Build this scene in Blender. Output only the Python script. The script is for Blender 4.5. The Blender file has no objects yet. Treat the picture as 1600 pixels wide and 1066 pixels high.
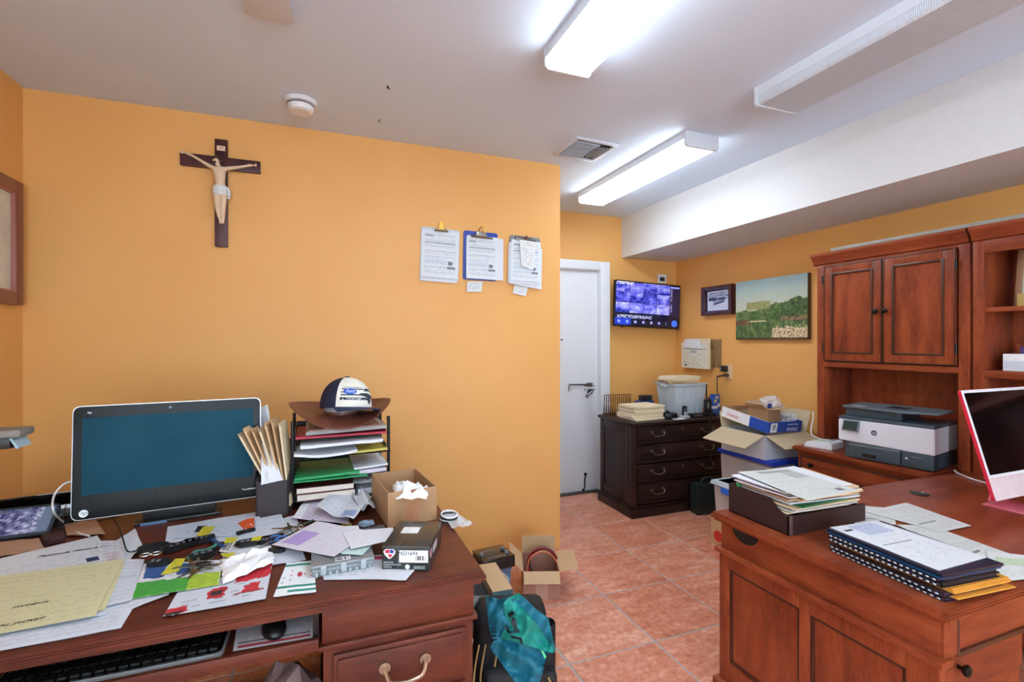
import bpy, bmesh, math, random
from mathutils import Vector, Matrix, noise
random.seed(7)
SC = bpy.context.scene
COL = SC.collection
# ------------------------------------------------------------------ camera
F, YAW, CH = 762.35, math.radians(21.13), 1.45
cam = bpy.data.cameras.new('camera'); camo = bpy.data.objects.new('camera', cam); COL.objects.link(camo)
cam.sensor_width = 36; cam.lens = F / 1600 * 36; cam.clip_start = .05
camo.location = (0, 0, CH); camo.rotation_euler = (math.pi / 2, 0, -YAW)
SC.camera = camo
# ------------------------------------------------------------------ world, exposure
w = bpy.data.worlds.new('world'); SC.world = w; w.use_nodes = True
w.node_tree.nodes['Background'].inputs[0].default_value = (.74, .88, 1, 1)
w.node_tree.nodes['Background'].inputs[1].default_value = 1.0
SC.view_settings.view_transform = 'Standard'; SC.view_settings.look = 'None'
SC.view_settings.exposure = -0.03; SC.view_settings.gamma = 1.0; SC.view_settings.use_curve_mapping = False
LENS_GLOW = 20.0          # emission of the lit fluorescent lenses
WINDOW_SKY = 9.0          # sky strength, let in by two added windows out of view

# ------------------------------------------------------------------ photo pixel -> place
def ray(x, y):
    a = (x - 800) / F; b = -(y - 533) / F
    return Vector((math.sin(YAW) + a * math.cos(YAW), math.cos(YAW) - a * math.sin(YAW), b))
CAMP = Vector((0, 0, CH))
def pz(x, y, z): d = ray(x, y); return CAMP + d * ((z - CH) / d.z)
def py(x, y, Y): d = ray(x, y); return CAMP + d * (Y / d.y)
def pX(x, y, X): d = ray(x, y); return CAMP + d * (X / d.x)
def base2(l, r, z):
    a, b = pz(*l, z), pz(*r, z); d = b - a
    return a, math.atan2(d.y, d.x), d.length

# ------------------------------------------------------------------ materials
def lin(c):
    out = []
    for v in c[:3]:
        v = v / 255
        out.append(v / 12.92 if v <= .04045 else ((v + .055) / 1.055) ** 2.4)
    return (*out, 1)
class S:
    """a shader socket or constant with arithmetic"""
    nt = None
    def __init__(s, k): s.k = k
    @staticmethod
    def m(op, *a, clamp=False):
        n = S.nt.nodes.new('ShaderNodeMath'); n.operation = op; n.use_clamp = clamp
        for i, v in enumerate(a):
            v = v.k if isinstance(v, S) else v
            if isinstance(v, (int, float)): n.inputs[i].default_value = v
            else: S.nt.links.new(v, n.inputs[i])
        return S(n.outputs[0])
    def __add__(s, o): return S.m('ADD', s, o)
    __radd__ = __add__
    def __sub__(s, o): return S.m('SUBTRACT', s, o)
    def __rsub__(s, o): return S.m('SUBTRACT', o, s)
    def __mul__(s, o): return S.m('MULTIPLY', s, o)
    __rmul__ = __mul__
    def __truediv__(s, o): return S.m('DIVIDE', s, o)
    def __gt__(s, o): return S.m('GREATER_THAN', s, o)
    def __lt__(s, o): return S.m('LESS_THAN', s, o)
    def fl(s): return S.m('FLOOR', s)
    def fr(s): return S.m('FRACT', s)
    def ab(s): return S.m('ABSOLUTE', s)
    def mx(s, o): return S.m('MAXIMUM', s, o)
def vec(x, y, z=0.0):
    n = S.nt.nodes.new('ShaderNodeCombineXYZ')
    for i, v in enumerate((x, y, z)):
        if isinstance(v, S): S.nt.links.new(v.k, n.inputs[i])
        else: n.inputs[i].default_value = v
    return S(n.outputs[0])
def nz(v, scale, detail=2, rough=.5):
    n = S.nt.nodes.new('ShaderNodeTexNoise'); n.inputs['Scale'].default_value = scale
    n.inputs['Detail'].default_value = detail; n.inputs['Roughness'].default_value = rough
    if v is not None: S.nt.links.new(v.k, n.inputs['Vector'])
    return S(n.outputs[0])
def wn(v):
    n = S.nt.nodes.new('ShaderNodeTexWhiteNoise'); n.noise_dimensions = '3D'
    S.nt.links.new(v.k, n.inputs['Vector']); return S(n.outputs[0])
def mixc(f, a, b):
    n = S.nt.nodes.new('ShaderNodeMix'); n.data_type = 'RGBA'
    for i, v in ((0, f), (6, a), (7, b)):
        if isinstance(v, S): S.nt.links.new(v.k, n.inputs[i])
        else: n.inputs[i].default_value = v
    return S(n.outputs[2])
def ramp(f, stops):
    n = S.nt.nodes.new('ShaderNodeValToRGB'); e = n.color_ramp.elements
    while len(e) < len(stops): e.new(.5)
    for q, (p, c) in zip(e, stops): q.position = p; q.color = lin(c)
    S.nt.links.new(f.k, n.inputs[0]); return S(n.outputs[0])
def coords(kind='Object'):
    n = S.nt.nodes.new('ShaderNodeTexCoord'); return S(n.outputs[kind])
def sep(v):
    n = S.nt.nodes.new('ShaderNodeSeparateXYZ'); S.nt.links.new(v.k, n.inputs[0]); return [S(o) for o in n.outputs]
def new(name, rough=.5, metal=0, spec=.5):
    m = bpy.data.materials.new(name); m.use_nodes = True; S.nt = m.node_tree
    b = m.node_tree.nodes['Principled BSDF']
    b.inputs['Roughness'].default_value = rough; b.inputs['Metallic'].default_value = metal
    b.inputs['Specular IOR Level'].default_value = spec
    return m, b
def lk(s, sock): S.nt.links.new(s.k, sock)
def bump(b, h, dist=.001, strength=.5):
    n = S.nt.nodes.new('ShaderNodeBump'); n.inputs['Strength'].default_value = strength; n.inputs['Distance'].default_value = dist
    lk(h, n.inputs['Height']); S.nt.links.new(n.outputs[0], b.inputs['Normal'])
CACHE = {}
def mat(name, c, rough=.5, metal=0, var=.06, scale=30, bmp=0, spec=.5, emit=0, alpha=1, trans=0, coat=0):
    if name in CACHE: return CACHE[name]
    m, b = new(name, rough, metal, spec)
    L = lin(c)
    if var:
        n = nz(coords(), scale, 3)
        lo = tuple(max(0, v * (1 - var * 2)) for v in L[:3]) + (1,); hi = tuple(min(1, v * (1 + var * 2)) for v in L[:3]) + (1,)
        lk(mixc(n, lo, hi), b.inputs['Base Color'])
        if bmp: bump(b, nz(coords(), scale * 4, 3), bmp)
    else: b.inputs['Base Color'].default_value = L
    if emit: b.inputs['Emission Color'].default_value = L; b.inputs['Emission Strength'].default_value = emit
    if alpha < 1: b.inputs['Alpha'].default_value = alpha
    if trans: b.inputs['Transmission Weight'].default_value = trans
    if coat: b.inputs['Coat Weight'].default_value = coat; b.inputs['Coat Roughness'].default_value = .1
    CACHE[name] = m; return m
def wood(name, dark, mid, light, ax=0, rough=.36, scale=5, coat=.08):
    if name in CACHE: return CACHE[name]
    m, b = new(name, rough, spec=.3)
    x, y, z = sep(coords()); q = [x, y, z]
    st = [v * (.16 if i == ax else 1.0) * scale for i, v in enumerate(q)]
    v = vec(*st)
    f = nz(v, 3.0, 6, .62); g = nz(v, 26, 3, .6); h = nz(vec(x, y, z), 4, 3)
    t = f * .55 + g * .25 + h * .2
    lk(ramp(t, [(.34, dark), (.5, mid), (.66, light)]), b.inputs['Base Color'])
    b.inputs['Coat Weight'].default_value = coat; b.inputs['Coat Roughness'].default_value = .2
    bump(b, g, .0006, .35)
    CACHE[name] = m; return m
def doc(name, paper=(236, 240, 246), ink=(60, 65, 80), lines=30, words=26, fill=.6, margin=.08, patches=(), th=.55, rules=0, rough=.6, top=.93, warp=0):
    """flat print: lines of small type, optional ruled lines and coloured patches (u0,v0,u1,v1,colour)"""
    if name in CACHE: return CACHE[name]
    m, b = new(name, rough)
    u, v, _ = sep(coords('UV'))
    base = tuple(v * .88 for v in lin(paper)[:3]) + (1,)
    c = None
    pu, pv = u, v
    if warp: pu = u + (nz(vec(u, v), 9, 3, .6) - .5) * warp; pv = v + (nz(vec(u + 5.0, v), 9, 3, .6) - .5) * warp
    for (u0, v0, u1, v1, col) in patches:
        k = (pu > u0) * (pu < u1) * (pv > v0) * (pv < v1)
        c = mixc(k, base if c is None else c, lin(col))
    row = (v * lines).fl(); cell = (u * words + wn(vec(row, 3.1)) * 4).fl()
    on = (wn(vec(row, cell, 1.3)) < fill) * (wn(vec(row, 7.7, 2.2)) < .82) * ((v * lines).fr() > th)
    on = on * (u > margin) * (u < 1 - margin) * (v > margin) * (v < top)
    grain = nz(vec(u, v), lines * 9, 2) * .5 + .1
    f = on * grain
    if rules:
        rl = ((v * rules).fr() < .06) * (u > margin) * (u < 1 - margin) * .6
        f = f.mx(rl)
    lk(mixc(f, base if c is None else c, lin(ink)), b.inputs['Base Color'])
    CACHE[name] = m; return m

# ------------------------------------------------------------------ mesh builder
class B:
    def __init__(s): s.bm = bmesh.new(); s.uv = s.bm.loops.layers.uv.new('UVMap')
    def _m(s, c, rx=0, ry=0, rz=0):
        return Matrix.Translation(Vector(c)) @ Matrix.Rotation(rz, 4, 'Z') @ Matrix.Rotation(ry, 4, 'Y') @ Matrix.Rotation(rx, 4, 'X')
    def box(s, c, d, rz=0, bev=0, rx=0, ry=0, seg=2):
        g = bmesh.ops.create_cube(s.bm, size=1, matrix=s._m(c, rx, ry, rz) @ Matrix.Diagonal((*d, 1)))
        if bev:
            ed = list({e for v in g['verts'] for e in v.link_edges})
            bmesh.ops.bevel(s.bm, geom=ed, offset=bev, segments=seg, profile=.6, affect='EDGES', clamp_overlap=True)
        return s
    def bx(s, x0, x1, y0, y1, z0, z1, bev=0): return s.box(((x0 + x1) / 2, (y0 + y1) / 2, (z0 + z1) / 2), (x1 - x0, y1 - y0, z1 - z0), bev=bev)
    def cyl(s, c, r, h, ax='z', seg=20, r2=None, rot=None):
        R = {'z': Matrix.Identity(4), 'x': Matrix.Rotation(math.pi / 2, 4, 'Y'), 'y': Matrix.Rotation(-math.pi / 2, 4, 'X')}[ax]
        if rot is not None: R = rot
        bmesh.ops.create_cone(s.bm, cap_ends=True, segments=seg, radius1=r, radius2=r if r2 is None else r2, depth=h, matrix=Matrix.Translation(Vector(c)) @ R)
        return s
    def sph(s, c, d, sub=2, fn=None):
        g = bmesh.ops.create_icosphere(s.bm, subdivisions=sub, radius=1)
        for v in g['verts']:
            p = v.co.copy(); k = fn(p) if fn else 1
            v.co = Vector(c) + Vector((p.x * d[0], p.y * d[1], p.z * d[2])) * k
        return s
    def tube(s, pts, r, seg=8, closed=False, rr=None):
        pts = [Vector(p) for p in pts]; n = len(pts); rings = []; up = Vector((0, 0, 1)); prev = None
        for i, p in enumerate(pts):
            a = pts[(i - 1) % n] if (i or closed) else p; b = pts[(i + 1) % n] if (i < n - 1 or closed) else p
            t = (b - a).normalized() if (b - a).length > 1e-9 else Vector((0, 0, 1))
            if prev is None:
                x = t.cross(up); x = x.normalized() if x.length > 1e-3 else Vector((1, 0, 0))
            else:
                x = prev - t * prev.dot(t); x = x.normalized() if x.length > 1e-6 else t.orthogonal().normalized()
            prev = x; y = t.cross(x); q = rr[i] if rr else r
            rings.append([s.bm.verts.new(p + (x * math.cos(2 * math.pi * k / seg) + y * math.sin(2 * math.pi * k / seg)) * q) for k in range(seg)])
        for i in range(n if closed else n - 1):
            A, C = rings[i], rings[(i + 1) % n]
            for k in range(seg): s.bm.faces.new((A[k], A[(k + 1) % seg], C[(k + 1) % seg], C[k]))
        if not closed: s.bm.faces.new(rings[0][::-1]); s.bm.faces.new(rings[-1])
        return s
    def torus(s, c, R, r, rot=(0, 0, 0), n=24, seg=8, sx=1):
        M = s._m(c, *rot)
        return s.tube([M @ Vector((R * sx * math.cos(2 * math.pi * i / n), R * math.sin(2 * math.pi * i / n), 0)) for i in range(n)], r, seg, True)
    def lathe(s, prof, c=(0, 0, 0), seg=28, sx=1, sy=1, M=None):
        M = M or Matrix.Translation(Vector(c)); rings = []
        for r, z in prof:
            rings.append([s.bm.verts.new(M @ Vector((r * sx * math.cos(2 * math.pi * k / seg), r * sy * math.sin(2 * math.pi * k / seg), z))) for k in range(seg)] if r > 1e-6 else [s.bm.verts.new(M @ Vector((0, 0, z)))])
        for a, b in zip(rings, rings[1:]):
            for k in range(seg):
                j = (k + 1) % seg
                if len(a) == 1 and len(b) == 1: continue
                if len(a) == 1: s.bm.faces.new((a[0], b[j], b[k]))
                elif len(b) == 1: s.bm.faces.new((a[k], a[j], b[0]))
                else: s.bm.faces.new((a[k], a[j], b[j], b[k]))
        if len(rings[0]) > 1: s.bm.faces.new(rings[0][::-1])
        if len(rings[-1]) > 1: s.bm.faces.new(rings[-1])
        return s
    def prism(s, poly, h, M=None, bev=0):
        M = M or Matrix.Identity(4)
        a = [s.bm.verts.new(M @ Vector((x, y, 0))) for x, y in poly]; b = [s.bm.verts.new(M @ Vector((x, y, h))) for x, y in poly]; n = len(poly)
        fs = [s.bm.faces.new(a[::-1]), s.bm.faces.new(b)] + [s.bm.faces.new((a[i], a[(i + 1) % n], b[(i + 1) % n], b[i])) for i in range(n)]
        if bev: bmesh.ops.bevel(s.bm, geom=list({e for f in fs for e in f.edges}), offset=bev, segments=2, affect='EDGES', clamp_overlap=True)
        return s
    def sheet(s, q, t=.0006, nx=8, ny=8, fn=None, off=Vector((0, 0, 1))):
        """q: TL,TR,BR,BL corner points; a thin sheet with two faces and edges, UV over it"""
        q = [Vector(p) for p in q]; top = []; bot = []
        for j in range(ny + 1):
            v = j / ny; ra = []; rb = []
            for i in range(nx + 1):
                u = i / nx
                p = (q[0] * (1 - u) + q[1] * u) * (1 - v) + (q[3] * (1 - u) + q[2] * u) * v
                if fn: p = p + (fn(u, v) if isinstance(fn(u, v), Vector) else off * fn(u, v))
                ra.append((s.bm.verts.new(p + off * t), u, 1 - v)); rb.append((s.bm.verts.new(p), u, 1 - v))
            top.append(ra); bot.append(rb)
        def face(L):
            try: f = s.bm.faces.new([l[0] for l in L])
            except ValueError: return
            for lp, l in zip(f.loops, L): lp[s.uv].uv = (l[1], l[2])
        for j in range(ny):
            for i in range(nx):
                face((top[j + 1][i], top[j + 1][i + 1], top[j][i + 1], top[j][i]))
                face((bot[j][i], bot[j][i + 1], bot[j + 1][i + 1], bot[j + 1][i]))
        per = [(0, i) for i in range(nx)] + [(j, nx) for j in range(ny)] + [(ny, i) for i in range(nx, 0, -1)] + [(j, 0) for j in range(ny, 0, -1)]
        for k in range(len(per)):
            a, b = per[k], per[(k + 1) % len(per)]
            face((top[a[0]][a[1]], top[b[0]][b[1]], bot[b[0]][b[1]], bot[a[0]][a[1]]))
        return s
    def quad(s, q, uv=((0, 1), (1, 1), (1, 0), (0, 0))):
        f = s.bm.faces.new([s.bm.verts.new(Vector(p)) for p in q])
        for l, t in zip(f.loops, uv): l[s.uv].uv = t
        return s
def setp(o, label=None, cat=None, group=None, kind=None):
    for k, v in (('label', label), ('category', cat), ('group', group), ('kind', kind)):
        if v: o[k] = v
    return o
def T(name, label, cat, loc=(0, 0, 0), rz=0, group=None, kind=None, rx=0, ry=0):
    o = bpy.data.objects.new(name, None); COL.objects.link(o); o.location = loc; o.rotation_euler = (rx, ry, rz); o.empty_display_size = .05
    return setp(o, label, cat, group, kind)
def O(name, b, m, parent=None, label=None, cat=None, group=None, kind=None, sm=True, loc=None, rz=0, rot=None, ang=38):
    me = bpy.data.meshes.new(name)
    bmesh.ops.recalc_face_normals(b.bm, faces=b.bm.faces[:])
    b.bm.to_mesh(me); b.bm.free()
    me.materials.append(m)
    if sm:
        me.polygons.foreach_set('use_smooth', [True] * len(me.polygons)); me.set_sharp_from_angle(angle=math.radians(ang))
    o = bpy.data.objects.new(name, me); COL.objects.link(o)
    if parent: o.parent = parent
    if loc is not None: o.location = loc
    o.rotation_euler = rot if rot else (0, 0, rz)
    return setp(o, label, cat, group, kind)
def W(name, b, m, label, cat, group=None, kind=None, sm=True):
    """a one-mesh thing modelled in world space; its origin is moved to its base"""
    vs = [v.co for v in b.bm.verts]
    c = Vector(((min(v.x for v in vs) + max(v.x for v in vs)) / 2, (min(v.y for v in vs) + max(v.y for v in vs)) / 2, min(v.z for v in vs)))
    for v in b.bm.verts: v.co -= c
    return O(name, b, m, None, label, cat, group, kind, sm, loc=c)
def dup(root, loc, rz=0, label=None, group=None, rot=None):
    r = root.copy(); COL.objects.link(r); r.location = loc; r.rotation_euler = rot or (0, 0, rz)
    if label: r['label'] = label
    if group: r['group'] = group
    for ch in list(root.children):
        c = ch.copy(); COL.objects.link(c); c.parent = r
        for g in list(ch.children): d = g.copy(); COL.objects.link(d); d.parent = c
    return r
def inst(src, parent, loc, rz=0, rot=None):
    c = src.copy(); COL.objects.link(c); c.parent = parent; c.location = loc; c.rotation_euler = rot or (0, 0, rz); return c
def text(body, size, m, parent, loc, rot, depth=.0003, name='lettering', shear=0, align='CENTER', sx=1, space=1):
    cu = bpy.data.curves.new(name, 'FONT'); cu.body = body; cu.size = size; cu.extrude = depth; cu.align_x = align; cu.align_y = 'CENTER'; cu.shear = shear; cu.space_character = space
    cu.resolution_u = 3
    t = bpy.data.objects.new(name, cu); me = bpy.data.meshes.new_from_object(t); bpy.data.objects.remove(t); bpy.data.curves.remove(cu)
    me.materials.clear(); me.materials.append(m); me.name = name
    o = bpy.data.objects.new(name, me); COL.objects.link(o); o.location = loc; o.rotation_euler = rot; o.scale = (sx, 1, 1)
    if parent: o.parent = parent
    return o
def cat(pts, n=6):
    """Catmull-Rom through points"""
    P = [Vector(p) for p in pts]; P = [P[0]] + P + [P[-1]]; out = []
    for i in range(1, len(P) - 2):
        for k in range(n):
            t = k / n; a, b, c, d = P[i - 1:i + 3]
            out.append(.5 * ((2 * b) + (c - a) * t + (2 * a - 5 * b + 4 * c - d) * t * t + (3 * b - a - 3 * c + d) * t ** 3))
    out.append(P[-2]); return out
def rrect(w, h, r, n=5):
    out = []
    for cx, cy, a in ((w / 2 - r, h / 2 - r, 0), (-w / 2 + r, h / 2 - r, 90), (-w / 2 + r, -h / 2 + r, 180), (w / 2 - r, -h / 2 + r, 270)):
        for k in range(n + 1): t = math.radians(a + 90 * k / n); out.append((cx + r * math.cos(t), cy + r * math.sin(t)))
    return out
PI = math.pi
# plane frames: prism/text built in XY, then stood up. FACE_Y: looks toward -Y; FACE_X: looks toward -X
UPY = Matrix.Rotation(PI / 2, 4, 'X')            # local x->X, y->Z, extrudes toward -Y
UPX = Matrix.Rotation(-PI / 2, 4, 'Z') @ Matrix.Rotation(PI / 2, 4, 'X')   # x->-Y, y->Z, extrudes toward -X
RY = (PI / 2, 0, 0); RX = (PI / 2, 0, -PI / 2)
def at(M, p): return Matrix.Translation(Vector(p)) @ M
# palette
CH_D, CH_M, CH_L = (92, 38, 23), (136, 61, 35), (164, 83, 48)
cherry = wood('cherry wood', CH_D, CH_M, CH_L, 1); cherry_z = wood('cherry wood upright', CH_D, CH_M, CH_L, 2); cherry_x = wood('cherry wood across', CH_D, CH_M, CH_L, 0)
edge_d = mat('dark glazed moulding', (70, 34, 24), .35, coat=.3)
walnut = wood('red brown desk wood', (62, 27, 19), (92, 41, 27), (116, 57, 37), 0, .42); walnut_z = wood('red brown desk wood upright', (62, 27, 19), (92, 41, 27), (116, 57, 37), 2, .42)
espresso = wood('espresso wood', (26, 17, 16), (40, 26, 24), (56, 38, 34), 0, .35); espresso_z = wood('espresso wood upright', (26, 17, 16), (40, 26, 24), (56, 38, 34), 2, .35)
bronze = mat('dark bronze', (40, 36, 32), .35, .8); pewter = mat('pewter', (170, 150, 130), .3, .9)
black = mat('black plastic', (16, 17, 19), .4); blackg = mat('black gloss', (8, 9, 12), .12, coat=.5); greyp = mat('grey plastic', (110, 114, 118), .5)
white = mat('white plastic', (225, 227, 230), .4); chrome = mat('chrome', (200, 202, 205), .2, 1); rubber = mat('black cable rubber', (18, 18, 20), .6)
kraft = mat('kraft cardboard', (178, 138, 100), .8, var=.05, scale=14, bmp=.0004); kraft_in = mat('cardboard inside', (196, 162, 122), .85, var=.04, scale=14)
paperw = mat('plain white paper', (216, 220, 227), .7, var=.02); manila = mat('manila card', (228, 208, 172), .7, var=.04); manila2 = mat('tan card', (214, 178, 136), .7, var=.04)
inkm = mat('print ink', (30, 32, 40), .6, var=0); tape = mat('packing tape', (186, 132, 92), .3, coat=.4)
# ------------------------------------------------------------------ room shell
XL, XE, XR, YA, YB, YR, ZC = -1.37, 1.555, 3.458, 3.085, 4.169, -2.7, 2.688
XS, ZS = 2.788, 2.281
def wall_mat():
    m, b = new('orange wall paint', .55)
    n = nz(coords(), 1.6, 3); lk(ramp(n, [(.3, (228, 168, 94)), (.7, (233, 175, 101))]), b.inputs['Base Color'])
    bump(b, nz(coords(), 180, 3), .0005, .35); return m
wallm = wall_mat()
def ceil_mat():
    m, b = new('white ceiling paint', .8)
    n = nz(coords(), 2.2, 3); lk(ramp(n, [(.3, (213, 229, 247)), (.7, (217, 232, 250))]), b.inputs['Base Color'])
    bump(b, nz(coords(), 260, 2), .0004, .25); return m
ceilm = ceil_mat()
def struct(name, b, m, parent=None, label=None): return O(name, b, m, parent, kind=None if parent else 'structure', sm=False, label=label)
grout = mat('grey grout', (176, 170, 170), .85, var=.1, scale=60)
fl = struct('floor', B().bx(XL - .1, XR + .1, YR - .1, YB + .1, -.06, -.003), grout, label='terracotta tiled floor with pale grout lines')
def tile_mat():
    m, b = new('terracotta tile', .33)
    r = S.nt.nodes.new('ShaderNodeObjectInfo'); rnd = S(r.outputs['Random'])
    x, y, z = sep(coords()); v = vec(x + rnd * 37.0, y + rnd * 91.0, z)
    vs = vec((x + rnd * 37.0) * .55, (y + rnd * 91.0) * 1.4, z)
    t = nz(vs, 9, 8, .7) * .5 + nz(v, 34, 6, .7) * .5 + (rnd - .5) * .05
    lk(ramp(t, [(.36, (178, 100, 74)), (.455, (206, 130, 100)), (.54, (221, 153, 125)), (.63, (234, 188, 166))]), b.inputs['Base Color'])
    bump(b, nz(v, 22, 4), .0015, .3); return m
TS = .4655; tm = tile_mat()
proto = None; tx0 = 1.4935 - 7 * TS; ty0 = 2.4145 - 11 * TS
for i in range(-1, 12):
    for j in range(-1, 16):
        x0, y0 = tx0 + i * TS, ty0 + j * TS
        if x0 > XR or x0 + TS < XL or y0 > YB or y0 + TS < YR: continue
        if proto is None:
            o = O('floor_tile', B().box((0, 0, -.004), (TS - .011, TS - .011, .008), bev=.0015, seg=1), tm, fl, sm=False); proto = o
        else: o = inst(proto, fl, (0, 0, 0))
        o.location = (x0 + TS / 2, y0 + TS / 2, 0)
struct('ceiling', B().bx(XL - .1, XR + .1, YR - .1, YB + .1, ZC, ZC + .08), ceilm, label='flat white painted ceiling')
ly0, ly1, lz0, lz1 = -2.4, .1, .5, 2.45
struct('wall_left', B().bx(XL - .1, XL, YR - .1, ly0, 0, ZC).bx(XL - .1, XL, ly1, YA, 0, ZC).bx(XL - .1, XL, ly0, ly1, 0, lz0).bx(XL - .1, XL, ly0, ly1, lz1, ZC), wallm)
struct('wall_front', B().bx(XL - .1, XE, YA, YB + .1, 0, ZC), wallm, label='orange partition wall behind the left desk')
struct('wall_back', B().bx(XE, XR, YB, YB + .1, 0, ZC), wallm, label='orange end wall with the white door')
struct('wall_right', B().bx(XR, XR + .1, YR - .1, YB + .1, 0, ZC), wallm)
# wall at the camera's back: opening for an added, unseen window
wr = B(); wx0, wx1, wz0, wz1 = -1.2, 2.7, .2, 2.55
wr.bx(XL, wx0, YR - .1, YR, 0, ZC).bx(wx1, XR, YR - .1, YR, 0, ZC).bx(wx0, wx1, YR - .1, YR, 0, wz0).bx(wx0, wx1, YR - .1, YR, wz1, ZC)
struct('wall_rear', wr, mat('white rear wall paint', (226, 226, 224), .7, var=.02))
wf = B().bx(wx0, wx1, YR - .09, YR - .01, wz0, wz0 + .05).bx(wx0, wx1, YR - .09, YR - .01, wz1 - .05, wz1)
for x in (wx0, (wx0 + wx1) / 2 - .025, wx1 - .05): wf.bx(x, x + .05, YR - .09, YR - .01, wz0 + .05, wz1 - .05)
wo = struct('added_window_1', wf, mat('added window frame', (230, 230, 230), .4), label='added unseen window at the rear of the room')  # made-up window out of view, lets in daylight to brighten room and ceiling
gl = mat('added window glass', (255, 255, 255), .02, var=0, trans=1)
for x in (wx0 + .05, (wx0 + wx1) / 2 + .025): O('pane', B().bx(x, x + (wx1 - wx0) / 2 - .075, YR - .055, YR - .049, wz0 + .05, wz1 - .05), gl, wo, sm=False)
w2f = B().bx(XL - .09, XL - .01, ly0, ly1, lz0, lz0 + .05).bx(XL - .09, XL - .01, ly0, ly1, lz1 - .05, lz1)
for y in (ly0, (ly0 + ly1) / 2 - .025, ly1 - .05): w2f.bx(XL - .09, XL - .01, y, y + .05, lz0 + .05, lz1 - .05)
wo2 = struct('added_window_2', w2f, mat('added window frame', (230, 230, 230), .4), label='added unseen window in the left wall behind the camera')  # second made-up window, added to brighten the right wall and desk side
for y in (ly0 + .05, (ly0 + ly1) / 2 + .025): O('pane', B().bx(XL - .055, XL - .049, y, y + (ly1 - ly0) / 2 - .075, lz0 + .05, lz1 - .05), gl, wo2, sm=False)
w.node_tree.nodes['Background'].inputs[1].default_value = WINDOW_SKY
struct('trim_1', B().bx(XS, XR, YR, YB, ZS, ZC), mat('white soffit paint', (214, 215, 216), .75, var=.02), label='boxed white soffit along the right wall')
# door in the end wall
dw = mat('white door paint', (216, 219, 224), .45, var=.02); DX0, DX1, DH = 1.70, 2.486, 2.125
d = T('door_1', 'white flush door with bolt and curved handle in the end wall', None, ((DX0 + DX1) / 2, YB, 0), kind='structure')
O('door_leaf', B().bx(-.393, .393, -.045, -.005, .012, DH, bev=.003), dw, d)
O('casing', B().bx(.393, .405, -.075, 0, 0, DH + .012).bx(-.405, -.393, -.075, 0, 0, DH + .012).bx(-.393, .393, -.075, 0, DH, DH + .012), dw, d)
fr = B()
for x in (-.455, .45): fr.box((x, -.085, (DH + .09) / 2), (.105, .02, DH + .09), bev=.005)
fr.box((0, -.085, DH + .05), (.80, .02, .085), bev=.005)
O('door_frame', fr, dw, d)
O('threshold', B().bx(-.393, .393, -.10, 0, 0, .012), mat('dark threshold', (60, 52, 50), .6), d)
steel = mat('brushed steel', (120, 122, 126), .35, .9)
hx = lambda x, y: py(x, y, YB - .05) - d.location
a, c2 = hx(888, 601), hx(917, 601)
O('bolt', B().tube([a + Vector((0, -.02, 0)), c2 + Vector((0, -.02, 0))], .008).tube([a + Vector((0, -.02, 0)), a + Vector((0, -.02, -.06))], .006).box(c2 + Vector((.02, -.015, 0)), (.06, .02, .035), bev=.004), steel, d, label='steel slide bolt')
p = hx(921, 612)
hb = B().cyl(p + Vector((0, -.012, .0)), .026, .02, 'y').tube(cat([p + Vector((.02, -.03, .02)), p + Vector((0, -.05, .01)), p + Vector((-.04, -.055, -.02)), p + Vector((-.06, -.05, -.035)), p + Vector((-.05, -.05, -.05))]), .009)
O('door_handle', hb, steel, d)
for q in ((914, 603), (921, 603), (928, 603), (914, 609), (928, 609)):
    O('screw', B().cyl(hx(*q) + Vector((0, -.004, 0)), .006, .006, 'y', 10), bronze, d)
p = hx(913, 755)
O('door_hook', B().tube(cat([p + Vector((.01, -.008, .08)), p + Vector((.0, -.012, .03)), p + Vector((0, -.012, -.03)), p + Vector((-.02, -.02, -.06))]), .006).cyl(p + Vector((.01, -.005, .085)), .014, .01, 'y').cyl(p + Vector((-.012, -.005, -.065)), .012, .01, 'y'), bronze, d)
O('peephole', B().cyl(hx(877.5, 531) + Vector((0, -.004, 0)), .008, .008, 'y', 12), bronze, d)

# ------------------------------------------------------------------ ceiling things
metalw = mat('white enamel', (208, 214, 222), .35, var=.01)
def lens_mat(name, on):
    m, b = new(name, .35)
    x, y, z = sep(coords())
    b.inputs['Base Color'].default_value = lin((236, 237, 238) if on else (196, 204, 214)); 
    ribs = S.m('SINE', y * 900.0)
    bump(b, ribs, .001, .5)
    if on: b.inputs['Emission Color'].default_value = (.78, .90, 1, 1); b.inputs['Emission Strength'].default_value = LENS_GLOW
    return m
lens_on = lens_mat('lit prismatic lens', True); lens_off = lens_mat('unlit prismatic lens', False)
def fixture(x0, x1, y0, y1, on, label):
    w_, L = x1 - x0, y1 - y0; t = T('ceiling_light', label, 'ceiling light', ((x0 + x1) / 2, (y0 + y1) / 2, ZC), group='fluorescent fixtures on the ceiling')
    O('housing', B().bx(-w_ / 2 - .002, w_ / 2 + .002, -L / 2 + .01, L / 2 - .01, -.045, 0), metalw, t, sm=False)
    prof = [(-w_ / 2, -.045), (-w_ / 2 + .004, -.076), (-w_ / 2 + .014, -.086), (w_ / 2 - .014, -.086), (w_ / 2 - .004, -.076), (w_ / 2, -.045)]
    O('diffuser', B().prism(prof, L - .03, Matrix.Translation((0, L / 2 - .015, 0)) @ UPY), lens_on if on else lens_off, t, sm=False)
    pe = [(-w_ / 2 - .005, 0), (-w_ / 2 - .004, -.078), (-w_ / 2 + .010, -.091), (w_ / 2 - .010, -.091), (w_ / 2 + .004, -.078), (w_ / 2 + .005, 0)]
    for yy in (L / 2, -L / 2 + .016): O('end_cap', B().prism(pe, .016, Matrix.Translation((0, yy, 0)) @ UPY), metalw, t, sm=False)
    return t
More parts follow.
